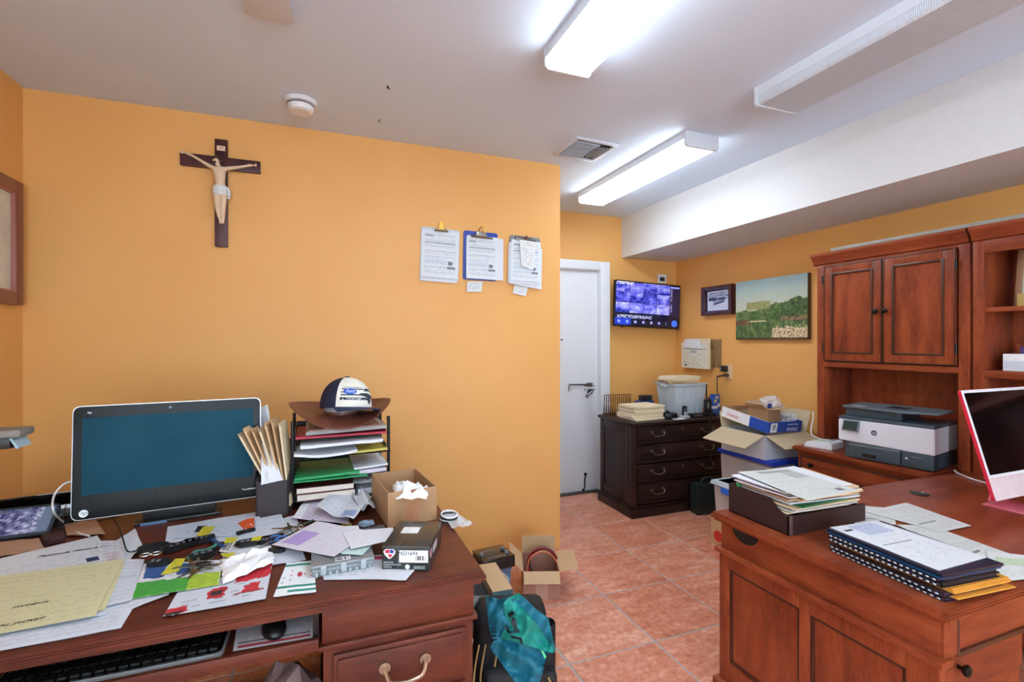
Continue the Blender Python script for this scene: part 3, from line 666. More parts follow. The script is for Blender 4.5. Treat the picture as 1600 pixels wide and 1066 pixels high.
# ------------------------------------------------------------------ television
c1, c2_, c3, c4 = (py(962, 439, 4.04), py(1064, 444, 4.04), py(1058, 514, 4.04), py(957, 511, 4.04))
cen = (c1 + c2_ + c3 + c4) / 4
tv = T('television', 'wall mounted television showing a blue grid of security camera views', 'television', cen); tv.rotation_euler = (0, math.radians(2.2), 0)
TW, TH = .775, .447
O('tv_body', B().prism(rrect(TW, TH, .008), .03, at(UPY, (0, .02, 0)), bev=.002), black, tv)
O('wall_bracket', B().bx(-.1, .1, .015, YB - cen.y - .002, -.08, .08), black, tv, sm=False)
O('sensor', B().bx(-.30, -.28, -.01, .01, -TH / 2 - .012, -TH / 2, .002), black, tv)
m_, b_ = new('security screen', .15); u, v, _ = sep(coords('UV'))
gu, gv = (u * 4.75), (v - .28) / .72 * 3
ingrid = (u < .842) * (v > .28); cell = vec(gu.fl(), gv.fl(), 1.0); r1 = wn(cell); fu, fv = gu.fr(), gv.fr()
pic = nz(vec(u * 7 + r1 * 50, v * 5 + r1 * 31), 1.6, 3, .55) + (r1 - .5) * .25 + (fv - .5) * (wn(vec(gu.fl(), gv.fl(), 5.)) - .3) * .5
gc = ramp(pic, [(.30, (24, 30, 140)), (.45, (84, 88, 206)), (.6, (138, 138, 226)), (.76, (200, 200, 244))])
edge = ((fu < .025) + (fv < .03)) > .5
gc = mixc(edge, gc, lin((10, 10, 50)))
bot = mixc((u < .24) * (v < .16), lin((22, 18, 46)), lin((40, 60, 190)))
tx = (wn(vec((u * 60).fl(), (v * 30).fl(), 2.)) < .75) * (((v * 30).fr()) > .45)
bot = mixc(tx * (u > .03) * (u < .56) * (v > .16) * (v < .23), bot, lin((200, 205, 255)))
icon = ((u * 8).fr() > .32) * ((u * 8).fr() < .62) * (v > .05) * (v < .11) * (nz(vec(u, v), 60) > .45)
bot = mixc(icon * (u < .8), bot, lin((170, 180, 250)))
bot = mixc((((u - .93) * (u - .93) * 3.0 + (v - .09) * (v - .09)) < .0065) * (v < .25), bot, lin((60, 110, 230)))
side = mixc(tx * (u > .855) * (u < .885) * (v > .35) * (v < .93), lin((34, 26, 62)), lin((150, 150, 210)))
side = mixc((u > .85) * (v > .94) * (v < .975), side, lin((150, 160, 240)))
col = mixc(ingrid, mixc((u > .842) * (v > .28), bot, side), gc)
col = mixc((u < .28) * (v > .93) * tx, col, lin((230, 232, 255)))
lk(col, b_.inputs['Base Color']); lk(col, b_.inputs['Emission Color']); b_.inputs['Emission Strength'].default_value = .55
O('screen', B().quad([(-TW / 2 + .009, -.0105, TH / 2 - .012), (TW / 2 - .009, -.0105, TH / 2 - .012), (TW / 2 - .009, -.0105, -TH / 2 + .016), (-TW / 2 + .009, -.0105, -TH / 2 + .016)]), m_, tv, sm=False)
q = py(1034, 438, YB)
wp = T('wall_plate', 'small white wall plate just above the television', 'wall plate', (q.x, YB, q.z - .03)); O('plate', B().bx(-.055, .055, -.008, 0, 0, .09, .003), white, wp); O('socket', B().bx(-.03, .03, -.011, -.008, .02, .06, .001), black, wp)
# ------------------------------------------------------------------ right wall: photo, painting, wall file, outlet
def onwall(px4, depth):
    P = [pX(x, y, XR - depth) for x, y in px4]
    ys = [p.y for p in P]; zs = [p.z for p in P]; return max(ys[0], ys[3]), min(ys[1], ys[2]), (zs[2] + zs[3]) / 2, (zs[0] + zs[1]) / 2
ya, yb, z0, z1 = onwall(((1095, 449), (1141, 444), (1142, 490), (1098, 494)), .06)
ph = T('framed_photo', 'dark framed black and white photo of a car beside the landscape', 'picture', (XR, (ya + yb) / 2, z0))
hw, hh = (ya - yb) / 2, z1 - z0
fm2 = mat('dark red frame', (64, 26, 30), .3, coat=.4)
O('frame', frameX(B(), -hw, hw, 0, hh, -.06, .034, .06, .004), fm2, ph); O('backing', B().bx(-.02, -.002, -hw + .03, hw - .03, .03, hh - .03), fm2, ph, sm=False)
m_, b_ = new('car photograph', .35); u, v, _ = sep(coords('UV'))
bg = ramp(nz(vec(u * 1.5, v * 3), 5, 4), [(.35, (60, 70, 110)), (.6, (190, 200, 226))]); base = mixc((v < .56), bg, lin((206, 214, 232)))
# dark bonnet and pale body drawn as flat print
dv = v - .16 - u * .28; body = ((u > .25) * (u < .78) * (dv > .02) * (dv < .30)); base = mixc(body, base, lin((150, 162, 190)))
base = mixc((u > .30) * (u < .74) * (dv > .03) * (dv < .12), base, lin((62, 74, 108))); base = mixc((u > .48) * (u < .80) * (v > .52) * (v < .63), base, lin((50, 58, 84)))
base = mixc((u < .42) * (v > .5) * (v < .66), base, lin((56, 66, 96)))
mg = ((u < .04) + (u > .96) + (v < .06) + (v > .94)) > .5
lk(mixc(mg, base, lin((224, 230, 240))), b_.inputs['Base Color'])
O('photo', B().quad([(-.021, hw - .05, hh - .045), (-.021, -hw + .05, hh - .045), (-.021, -hw + .05, .045), (-.021, hw - .05, .045)]), m_, ph, sm=False)
O('mat_board', B().quad([(-.0205, hw - .034, hh - .034), (-.0205, -hw + .034, hh - .034), (-.0205, -hw + .034, .034), (-.0205, hw - .034, .034)]), mat('blue mat board', (70, 72, 130), .6), ph, sm=False)
ya, yb, z0, z1 = onwall(((1150, 440), (1262, 428), (1262, 530), (1151, 531)), .04)
pt = T('canvas_painting', 'unframed landscape painting of a wooded lake with pale figures', 'painting', (XR, (ya + yb) / 2, z0)); hw, hh = (ya - yb) / 2, z1 - z0
m_, b_ = new('painted lake landscape', .5); u, v, _ = sep(coords('UV'))
n1 = nz(vec(u, v), 9, 5, .6); n2 = nz(vec(u * 1.0, v * 1.0), 24, 4, .6); n3 = nz(vec(u * 1.0, 0.3), 4, 4)
sky = ramp(v + (n1 - .5) * .25, [(.5, (196, 200, 176)), (.72, (176, 190, 178)), (.95, (150, 178, 182))])
tree_top = .46 + u * .20 + (n3 - .5) * .30 + (n2 - .5) * .10
tree = ramp(n2 * .6 + n1 * .4 + (u - .5) * -.08, [(.36, (34, 60, 34)), (.5, (74, 104, 54)), (.62, (128, 146, 84))])
c_ = mixc((v > .0) * (v < (tree_top)), sky, tree)
c_ = mixc((u > .17 + (n2 - .5) * .1) * (u < .52 + (n2 - .5) * .2) * (v > .5) * (v < .63 + (n2 - .5) * .12), c_, ramp(n2, [(.35, (128, 134, 80)), (.65, (164, 164, 112))]))
c_ = mixc(v < tree_top - .10 - (n1 - .5) * .2, c_, tree)
wat = ramp(n1 * .5 + nz(vec(u * 14, v * 1.5), 2, 3) * .5, [(.35, (44, 74, 44)), (.5, (76, 106, 58)), (.65, (150, 158, 96))])
c_ = mixc(v < .30 + (n1 - .5) * .04, c_, wat)
c_ = mixc((u > .2 + (n2 - .5) * .2) * (u < .46 + (n2 - .5) * .2) * (v > .29) * (v < .315), c_, lin((196, 190, 140)))
c_ = mixc((u < .22) * (v > .24) * (v < .33) * (n2 > .45), c_, lin((112, 70, 54)))
c_ = mixc((u > .66) * (v > .30) * (v < .36) * (n2 > .46), c_, lin((150, 116, 84)))
lump = nz(vec(u * 26, v * 14), 1.6, 3); fg = (u > .54 + (lump - .5) * .3) * (v < .19 + (lump - .5) * .3) * (v > .03)
c_ = mixc(fg, c_, ramp(lump, [(.36, (96, 66, 44)), (.46, (196, 172, 128)), (.6, (232, 220, 186)), (.7, (186, 96, 76))]))
c_ = mixc(v < .03, c_, lin((70, 56, 38)))
lk(c_, b_.inputs['Base Color'])
O('canvas', B().bx(-.04, 0, -hw, hw, 0, hh, .003), mat('dark canvas wrap', (84, 70, 48), .6), pt)
O('picture_face', B().quad([(-.041, hw, hh), (-.041, -hw, hh), (-.041, -hw, 0), (-.041, hw, 0)]), m_, pt, sm=False)
ya, yb, z0, z1 = onwall(((1065, 535), (1106, 536), (1105, 577), (1066, 574)), .07)
wf_ = T('wall_file', 'wooden wall pocket stuffed with pale papers right of television', 'wall file', (XR, (ya + yb) / 2, z0)); hw, hh = (ya - yb) / 2, z1 - z0
O('pocket', B().bx(-.012, -.001, -hw - .10, hw - .02, .02, hh + .03, .002).bx(-.05, -.012, -hw - .02, hw - .03, .02, hh - .06, .003), mat('brown fibreboard', (138, 106, 70), .7), wf_)
cal = doc('calendar print', (226, 224, 208), (120, 116, 110), 16, 12, .5, .06, ((.06, .72, .94, .74, (150, 146, 138)), (.14, .08, .22, .14, (40, 40, 44)), (.35, .6, .6, .68, (160, 170, 190))))
for k in range(3):
    dz = (.04, .02, 0)[k]; q = [(-.058 - k * .006, hw - .02 * (2 - k), hh + dz), (-.058 - k * .006, -hw + .01 * k - .02, hh + dz), (-.056 - k * .006, -hw + .01 * k - .02, .0), (-.056 - k * .006, hw - .02 * (2 - k), .0)]
    O('paper', B().sheet(q, .002, 5, 5, fn=lambda u, v: .006 * math.sin(u * 3) * v, off=Vector((-1, 0, 0))), cal if k == 2 else manila, wf_)
O('folded_note', B().sheet([(-.076, hw - .06, hh + .035), (-.076, -hw + .10, hh + .03), (-.08, -hw + .06, hh - .06), (-.08, hw - .05, hh - .05)], .002, 4, 4, off=Vector((-1, 0, 0))), paperw, wf_)
o_ = pX(1139, 581, XR); ou = T('wall_outlet', 'cream wall outlet with a black adapter plugged in', 'outlet', (XR, o_.y, o_.z)); O('plate', B().bx(-.008, 0, -.04, .04, -.062, .062, .003), mat('cream plastic', (224, 196, 156), .4), ou)
O('socket', B().bx(-.011, -.008, -.018, .018, .012, .042, .001).bx(-.011, -.008, -.018, .018, -.042, -.012, .001), mat('cream plastic', (0, 0, 0)), ou)
ad = T('power_adapter', 'black power adapter plugged into the cream wall outlet', 'adapter', (XR - .011, o_.y, o_.z)); O('adapter_body', B().bx(-.045, 0, .0, .055, .0, .055, .004), black, ad); O('adapter_label', B().bx(-.0465, -.045, .035, .05, .012, .045), greyp, ad, sm=False)
O('plug', B().bx(-.03, 0, -.015, .02, -.045, -.018, .004).tube(cat([(-.03, .0, -.03), (-.05, .04, -.04), (-.055, .075, -.05)]), .009), mat('brown plug', (66, 46, 34), .5), ad)
q = Vector((-.055, .075, -.055)); O('cord', B().tube(cat([q, q + Vector((0, .0, -.12)), q + Vector((.02, -.005, -.25)), q + Vector((.03, -.01, -.45)), q + Vector((.03, -.012, -.62))]), .0045), rubber, ad)
# ================================================================== things on the left desk
def paper(px4, z, m, label, cat_='paper', wav=.0015, t=.0006, name='document', group=None, n=8, seed=0, curl=0):
    zs = z if isinstance(z, (list, tuple)) else [z] * 4
    q = [pz(x, y, zz) for (x, y), zz in zip(px4, zs)]
    fn = lambda u, v: wav * (1 + noise.noise(Vector((u * 3 + seed, v * 3 - seed, seed * .7)))) + curl * (u * u + (1 - v) ** 2) * .5
    return W(name, B().sheet(q, t, n, n, fn=fn), m, label, cat_, group)
def dirz(a, b, z):
    p, q = pz(*a, z), pz(*b, z); return math.atan2(q.y - p.y, q.x - p.x)
def crumple(c, d, m, name, label, cat_, seed=0, k=.35, f=1.6, sub=3, rz=0):
    b = B().sph((0, 0, 0), d, sub, lambda p: 1 + k * noise.noise(p * f + Vector((seed, seed * .3, 0))) + k * .5 * noise.noise(p * f * 2.7 + Vector((seed, 1, 4))))
    lo = min(v.co.z for v in b.bm.verts)
    for v in b.bm.verts: v.co.z = max(v.co.z, lo * .55)
    lo = min(v.co.z for v in b.bm.verts)
    for v in b.bm.verts: v.co.z -= lo
    return O(name, b, m, None, label, cat_, loc=c, rz=rz, ang=25)
# --- all-in-one computer
ai = T('all_in_one_computer', 'large black all-in-one computer with silver rim on the left desk', 'computer', (-.540, 2.235, DZ), rz=math.radians(7.6))
AW, AH, AZ = .598, .405, .05
tilt = Matrix.Rotation(math.radians(-4), 4, 'X')
def face(w_, h_, r, d, off, zc=AZ + AH / 2): return B().prism(rrect(w_, h_, r), d, Matrix.Translation((0, -.0, zc)) @ tilt @ Matrix.Translation((0, off, 0)) @ UPY, bev=.0015)
O('back_shell', face(AW - .02, AH - .02, .03, .035, .03), black, ai)
O('silver_rim', face(AW - .001, AH - .001, .021, .014, -.004), mat('polished silver rim', (170, 173, 178), .3, .9), ai)
O('bezel', face(AW - .006, AH - .006, .02, .004, -.0165), mat('piano black bezel', (9, 11, 15), .2, spec=.14), ai)
m_, b_ = new('dark lcd panel', .65, spec=.08); lk(ramp(nz(coords(), 2.5, 2), [(.3, (24, 64, 82)), (.7, (34, 80, 98))]), b_.inputs['Base Color'])
O('screen', face(AW - .058, AH - .13, .002, .002, -.0205, AZ + AH / 2 + .022), m_, ai)
O('lower_bar', face(AW - .012, .05, .014, .002, -.0205, AZ + .031), mat('smoky blue bar', (14, 38, 50), .25, spec=.14), ai)
Mt = lambda x, z: (Matrix.Translation((0, 0, AZ + AH / 2)) @ tilt @ Matrix.Translation((0, -.0235, 0)) @ Vector((x, 0, z)))
lp = Mt(-.262, -.178); rt = (PI / 2 + math.radians(-4), 0, 0)
lg = O('logo', B().cyl((0, 0, 0), .013, .002, 'y', 28), mat('logo silver', (214, 216, 220), .3, .3), ai, loc=lp, rot=(math.radians(-4), 0, 0)); text('hp', .02, mat('dark logo ink', (24, 40, 52), .4), lg, (0, -.0012, .001), RY, shear=.35)
text('HP TouchSmart'[3:], .010, mat('logo silver', (0, 0, 0)), ai, Mt(.255, -.165), rt)
O('webcam', B().cyl((0, 0, 0), .005, .003, 'y', 16), mat('lens blue', (30, 40, 80), .1), ai, loc=Mt(-.01, .182))
text('hp', .012, mat('logo silver', (0, 0, 0)), ai, Mt(-.25, .178), rt)
O('stand', B().bx(-.10, .14, .01, .09, 0, .06, .008).bx(-.12, .16, -.03, .12, 0, .012, .004), black, ai)
O('port_row', B().bx(-.10, -.02, -.0335, -.03, .001, .010), mat('port blue', (90, 120, 160), .4), ai, sm=False)
# --- dark open tray at the desk's far left corner
def open_tray(name, label, catg, loc, rz, w_, d_, h_, m, rx=0, lip=.02):
    t = T(name, label, catg, loc, rz, rx=rx)
    O('tray_floor', B().bx(-w_ / 2, w_ / 2, -d_ / 2, d_ / 2, 0, .004), m, t, sm=False)
    for (x0, x1, y0, y1) in ((-w_ / 2, w_ / 2, d_ / 2, d_ / 2 + .006), (-w_ / 2, w_ / 2, -d_ / 2 - .006, -d_ / 2), (-w_ / 2 - .006, -w_ / 2, -d_ / 2, d_ / 2), (w_ / 2, w_ / 2 + .006, -d_ / 2, d_ / 2)):
        O('tray_wall', B().bx(x0, x1, y0, y1, 0, h_, .002), m, t)
    return t
open_tray('desk_tray', 'glossy black tray with orange reflections at far left of the desk', 'tray', (-1.07, 2.375, DZ), math.radians(10), .36, .2, .08, mat('black lacquer', (18, 15, 13), .08, coat=1))
# --- tablet on a stand with camera picture
a, yw, L = base2((-30, 851), (76, 838), .772)
tb = T('tablet', 'small tablet on the desk showing blurry camera views, cut by left edge', 'tablet', pz(20, 845, DZ), yw, rx=math.radians(38))
O('tablet_body', B().prism(rrect(.215, .125, .012), .009, Matrix.Translation((-.01, .066, .004)), bev=.002), mat('slate case', (40, 58, 72), .35), tb)
m_, b_ = new('tablet camera feed', .2); u, v, _ = sep(coords('UV')); gu, gv = u * 4, v * 2; r1 = wn(vec(gu.fl(), gv.fl(), 3.))
pc = ramp(nz(vec(u * 6 + r1 * 20, v * 5 + r1 * 9), 1.5, 3) + (r1 - .5) * .2, [(.32, (40, 44, 92)), (.5, (104, 112, 150)), (.68, (176, 186, 204))])
pc = mixc(u > .84, pc, lin((92, 112, 134))); lk(pc, b_.inputs['Base Color']); lk(pc, b_.inputs['Emission Color']); b_.inputs['Emission Strength'].default_value = .35
O('screen', B().quad([(-.108, .118, .0136), (.088, .118, .0136), (.088, .014, .0136), (-.108, .014, .0136)]), m_, tb, sm=False)
O('stand_leg', B().bx(-.06, .04, .07, .078, -.07, .004), black, tb, sm=False)
# --- lamp head at left edge
lh = T('desk_lamp', 'grey flat lamp head jutting in at the left edge above the desk', 'lamp', (-1.16, 1.9, DZ))
gsp = mat('speckled grey metal', (126, 122, 116), .6, .2, .2, 140)
O('lamp_base', B().lathe([(.08, 0), (.08, .012), (.03, .02), (0, .02)]), gsp, lh); O('lamp_arm', B().tube([(0, 0, .02), (0, 0, .40)], .010), gsp, lh)
O('lamp_head', B().bx(-.06, .325, -.035, .045, .405, .428, .005), gsp, lh); O('lamp_underside', B().bx(-.05, .30, -.03, .04, .372, .405, .004), black, lh); O('rim_strip', B().box((.309, .005, .388), (.006, .07, .035), ry=math.radians(-28)), mat('pale blue plastic', (150, 180, 196), .3), lh)
crumple((-.13, 1.76, 0), (.14, .12, .25), mat('grey pink cloth', (150, 126, 126), .9, bmp=.0006), 'cloth_bag', 'crumpled grey pink cloth bag in the knee space under the desk', 'bag', 6, .25)
# --- cables
def cord(name, label, pts, r, m): return W(name, B().tube(cat(pts), r), m, label, 'cable')
cord('usb_cable', 'white cable looping from the computer down to the desk', [py(112, 752, 2.2), py(98, 758, 2.18), py(84, 776, 2.12), py(84, 800, 2.06), pz(100, 817, DZ + .01), pz(120, 832, DZ + .006), pz(140, 838, DZ + .006)], .0032, white)
cord('black_cable', 'thin black cable under the computer curving over papers', [pz(175, 808, DZ + .03), pz(185, 822, DZ + .012), pz(192, 842, DZ + .02), pz(200, 862, DZ + .024), pz(220, 858, DZ + .02)], .0022, rubber)
cord('black_cable', 'thin black cable running left from the computer foot', [pz(90, 826, DZ + .004), pz(120, 822, DZ + .004), pz(150, 815, DZ + .008), pz(185, 808, DZ + .03)], .0022, rubber)
cord('black_cable', 'short stiff black cable end sticking up beside the tablet', [pz(66, 842, DZ + .012), pz(74, 846, DZ + .02), pz(80, 838, DZ + .03)], .0022, rubber)
W('lime_tag', B().sheet([pz(98, 814, DZ + .005), pz(114, 811, DZ + .005), pz(118, 817, DZ + .005), pz(102, 820, DZ + .005)], .003), mat('lime plastic', (120, 190, 60), .4), 'lime green tag under the computer corner', 'tag')
W('wallet', B().prism([(p.x, p.y) for p in (pz(62, 838, DZ), pz(98, 832, DZ), pz(104, 846, DZ), pz(70, 856, DZ))], .012, Matrix.Translation((0, 0, DZ + .001)), bev=.003), mat('dark maroon leather', (58, 34, 40), .5), 'dark maroon flat case behind the letterhead', 'case')
paper(((100, 822), (150, 815), (165, 838), (105, 840)), DZ + .002, mat('brown paper', (176, 140, 116), .8), 'crumpled brown paper under the computer', wav=.006, seed=3)
paper(((0, 848), (60, 842), (70, 860), (0, 872)), DZ + .002, mat('brown paper', (0, 0, 0)), 'brown paper sheet behind the letterhead at left edge', wav=.004, seed=5)
# --- papers at lower left
formb = doc('pale blue form', (222, 230, 242), (120, 130, 150), 34, 30, .45, .06, ((.1, .55, .9, .57, (170, 180, 200)),), rules=12)
letterhead = doc('letterhead', (226, 234, 242), (110, 125, 145), 30, 30, .55, .06, ((.0, .30, .16, .42, (90, 140, 190)), (.80, .33, .9, .43, (40, 60, 100))), top=.6)
jacketm = doc('yellow deal jacket print', (222, 220, 176), (168, 166, 136), 24, 40, .3, .05, rules=12)
paper(((-10, 955), (236, 905), (189, 983), (-60, 1030)), DZ + .001, formb, 'lowest white sheet sticking out at the front of the left desk', seed=1)
paper(((120, 920), (285, 902), (263, 931), (205, 953)), DZ + .0025, formb, 'white sheet under the green leaflet on the left desk', seed=2)
paper(((-10, 900), (185, 880), (165, 962), (-40, 1000)), DZ + .004, formb, 'white form peeking out below the yellow folder', seed=4)
paper(((182, 846), (211, 828), (223, 856), (195, 884)), DZ + .003, paperw, 'small white sheet with raised corner beside black key cases', wav=.004, seed=6)
C = paper(((-25, 880), (152, 838), (188, 892), (-45, 935)), DZ + .0065, letterhead, 'white letterhead sheet behind the yellow folder', seed=7)
zt = DZ + .0115; rzt = dirz((60, 869), (168, 852), zt)
text('Peninsula Motors Inc.', .021, inkm, C, pz(117, 861, zt) - C.location, (0, 0, rzt), shear=.35, name='heading')
paper(((150, 846), (198, 845), (193, 880), (158, 886)), DZ + .0105, doc('receipt print 2', (226, 230, 238), (100, 105, 115), 9, 10, .6, .08, ((.25, .08, .75, .5, (206, 196, 204)),)), 'small card with dark edge on the letterhead', seed=8, wav=.0005)
paper(((196, 875), (226, 875), (205, 940), (160, 950)), DZ + .0065, formb, 'narrow white form between yellow folder and green leaflet', seed=9)
mf = paper(((-40, 910), (196, 878), (164, 953), (-70, 1000)), DZ + .0095, mat('yellow card', (214, 208, 160), .7), 'underside leaf of the yellow folder on the left desk', seed=10, t=.001, wav=.0004, name='folder_leaf')
J_ = paper(((-45, 907), (194, 874), (149, 963), (-95, 1009)), DZ + .0125, jacketm, 'pale yellow deal jacket folder at the front of the left desk', 'folder', seed=11, t=.001, wav=.0004, name='folder')
mf.parent = J_; mf.matrix_parent_inverse = Matrix.Translation(-J_.location)
for k in ('label', 'category'): 
    if k in mf: del mf[k]
zt = DZ + .0145; rzt = dirz((0, 982), (60, 971), zt)
text('DEAL JACKET', .017, inkm, J_, pz(24, 974, zt) - J_.location, (0, 0, rzt), shear=.3, name='heading'); text('COMMENTS', .013, inkm, J_, pz(47, 945, zt) - J_.location, (0, 0, rzt), shear=.3, name='heading')
# --- coloured leaflets
gm = doc('green leaflet print', (232, 236, 240), (36, 60, 100), 22, 14, .7, .03, ((0, 0, .62, .42, (70, 168, 60)), (.62, 0, 1, .5, (170, 200, 60)), (.05, .5, .3, .95, (52, 92, 150)), (.45, .55, .6, .95, (60, 100, 160))), top=.9, warp=.12)
paper(((225, 882), (350, 876), (341, 915), (206, 937)), DZ + .0075, gm, 'green and yellow printed leaflet under the keys', 'leaflet', name='leaflet', seed=12)
rm = doc('red tool flyer print', (214, 222, 232), (50, 50, 58), 10, 12, .25, .1, ((.62, .62, 1, 1, (196, 40, 54)), (.72, .28, .9, .5, (198, 46, 56)), (.36, .30, .54, .62, (186, 40, 52)), (.40, .38, .5, .52, (50, 40, 44)), (0, .0, .2, .24, (196, 44, 60)), (0, 0, .16, .10, (60, 44, 44)), (.66, .26, .96, .30, (150, 60, 60))), warp=.16)
paper(((280, 922), (426, 880), (415, 937), (255, 965)), DZ + .003, rm, 'white flyer with red pictures near the front edge', 'flyer', name='flyer', seed=13)
W('red_card', B().sheet([pz(384, 876, DZ + .007), pz(422, 868, DZ + .007), pz(426, 884, DZ + .007), pz(384, 900, DZ + .007)], .001), doc('red card print', (182, 34, 50), (110, 20, 36), 8, 8, .5, .1), 'red card beside the white tissue', 'card')
sm_, b_ = new('snowflake print', .6); u, v, _ = sep(coords('UV'))
bs = mixc(((v > .86) * (v < .93) + (v > .2) * (v < .26) + (v > .07) * (v < .13) * (u > .3)) > .5, lin((232, 238, 240)), lin((40, 140, 120)))
du, dv = (u * 5).fr() - .5, (v * 7 + (u * 5).fl() * .5).fr() - .5
bs = mixc(((du * du + dv * dv) < .035) * (v > .3) * (v < .84) * (wn(vec((u * 5).fl(), (v * 7 + (u * 5).fl() * .5).fl())) < .6), bs, ramp(wn(vec((u * 5).fl(), (v * 7).fl(), 2.)), [(.4, (220, 150, 165)), (.6, (170, 190, 190))]))
bs = mixc((((u - .55) * (u - .55) + (v - .58) * (v - .58)) < .006), bs, lin((205, 70, 96)))
lk(bs, b_.inputs['Base Color'])
paper(((448, 881), (490, 877), (494, 926), (427, 934)), DZ + .002, sm_, 'white card with green bands and pink snowflakes', 'card', name='greeting_card', seed=14)
paper(((420, 862), (470, 855), (478, 876), (424, 884)), DZ + .003, formb, 'white slip between the tissue and the plastic case', seed=15)
paper(((500, 872), (612, 868), (600, 906), (506, 907)), DZ + .0015, doc('red barred slip', (226, 230, 238), (120, 125, 140), 10, 12, .3, .1, ((.1, .8, .9, .95, (180, 50, 80)),)), 'white slip with red bar under the plastic case', seed=16)
paper(((590, 880), (648, 892), (634, 908), (560, 905)), DZ + .003, paperw, 'plain white slip in front of the black box', seed=17)
# --- back row of cards and sheets
paper(((262, 824), (407, 800), (402, 846), (258, 849)), DZ + .0015, formb, 'white sheet lying in front of the computer', seed=18)
paper(((290, 819), (390, 818), (388, 838), (272, 842)), DZ + .004, doc('card with logo', (206, 220, 236), (100, 112, 130), 8, 14, .25, .06, ((.22, .35, .36, .8, (30, 30, 36)),)), 'pale blue card with a dark emblem in front of computer', 'card', seed=19)
paper(((318, 824), (337, 823), (324, 838), (306, 838)), DZ + .0065, doc('yellow note', (222, 210, 60), (120, 110, 40), 6, 6, .6, .1), 'yellow note on the pale blue card', 'note', seed=20, name='sticky_note')
W('orange_tag', B().prism([(p.x, p.y) for p in (pz(372, 821, DZ), pz(386, 815, DZ), pz(397, 813, DZ), pz(397, 829, DZ), pz(381, 830, DZ))], .004, Matrix.Translation((0, 0, DZ + .006))), mat('orange plastic', (232, 92, 40), .4), 'orange plastic tag in front of the computer', 'tag')
cp = T('binder_clip', 'black binder clip beside the orange tag', 'clip', pz(386, 834, DZ + .005), rz=dirz((366, 840), (400, 830), DZ)); O('clip_body', B().prism([(-.03, 0), (.03, 0), (.03, .012), (-.03, .02)], .012, Matrix.Translation((0, 0, 0)), bev=.002), black, cp); O('clip_handle', B().torus((.012, .012, .016), .012, .0012, (.9, 0, 0)), chrome, cp)
paper(((398, 812), (440, 804), (447, 832), (403, 840)), DZ + .0045, formb, 'small printed slip right of the orange tag', seed=21)
paper(((438, 812), (462, 806), (470, 830), (444, 838)), DZ + .0025, formb, 'small printed slip behind the dark key bunch', seed=22)
paper(((344, 858), (420, 848), (430, 866), (350, 880)), DZ + .002, paperw, 'white sheet under the scissors', seed=23)
# --- keys, fobs, tags
brassk = mat('brass key', (166, 132, 84), .35, .85); keym = mat('steel key', (150, 146, 138), .3, .9)
def key_bunch(px, n, label, r=.016, fob=True):
    t = T('key_bunch', label, 'keys', pz(*px, DZ + .0095)); 
    for k in range(3 if n > 5 else 1): O('ring', B().torus((.012 * k, .008 * (k % 2), .006 + .003 * k), r - .002 * k, .0014, (.25 * k, .2, 0)), chrome, t)
    for k in range(n):
        a = 2 * PI * k / n + .4; c, s = math.cos(a), math.sin(a); L_ = random.uniform(.028, .038)
        M = Matrix.Translation((.018 * c, .014 * s, .003 + .0028 * (k % 5))) @ Matrix.Rotation(a + random.uniform(-.4, .4), 4, 'Z') @ Matrix.Rotation(random.uniform(-.12, .04), 4, 'Y')
        b = B().prism([(.011 * math.cos(q) + .006, .0115 * math.sin(q)) for q in [2 * PI * i / 12 for i in range(12)]], .002, M)
        b.prism([(.014, -.004), (L_ + .012, -.004), (L_ + .018, 0), (L_ + .012, .004), (.04, .003), (.036, .0015), (.03, .0045), (.014, .004)], .0018, M)
        O('key', b, brassk if k % 3 == 0 else keym, t)
    if fob: O('fob', B().sph((.012, -.006, .018), (.022, .013, .006), 2), black, t)
    return t
key_bunch((311, 890), 9, 'large bunch of keys on the green leaflet'); key_bunch((458, 830), 7, 'small dark bunch of keys beside the lilac sheet', .012, False)
def fob(px, w_, d_, h_, rz, label, btn=3, m=None):
    t = T('key_fob', label, 'key fob', pz(*px, DZ + .0085), rz, group='car key fobs on the left desk')
    O('fob_body', B().prism(rrect(w_, d_, min(w_, d_) * .4), h_, bev=.003), m or black, t)
    for k in range(btn): O('button', B().prism(rrect(w_ * .16, d_ * .5, .002), .0012, Matrix.Translation((-w_ * .25 + k * w_ * .25, 0, h_))), greyp, t)
fob((388, 851), .07, .036, .014, .1, 'black key fob with buttons near the scissors'); fob((417, 848), .05, .028, .012, -.2, 'black key fob touching the blue scissors handle', 2)
fob((248, 883), .062, .034, .014, -.15, 'rounded black key fob above the green leaflet', 2); fob((317, 870), .075, .03, .014, .35, 'long black key fob beside the teal chain', 3); fob((432, 862), .05, .022, .01, -.3, 'small black key fob under the lilac patched sheet', 0)
W('leather_case', B().prism(rrect(.085, .055, .022), .02, Matrix.Translation(pz(240, 862, DZ + .004)) @ Matrix.Rotation(.12, 4, 'Z'), bev=.006), mat('black leather', (26, 26, 30), .55, bmp=.0005), 'black leather pouch left of the keys', 'pouch')
t_ = T('bulldog_clip', 'silver bow-shaped clip lying on the black pouch', 'clip', pz(236, 868, DZ + .0255)); O('bow', B().torus((-.014, 0, .004), .012, .0022, (0, 0, 0), sx=1.2).torus((.014, 0, .004), .012, .0022, sx=1.2), chrome, t_); O('knot', B().box((0, 0, .004), (.008, .01, .006), bev=.002), chrome, t_)
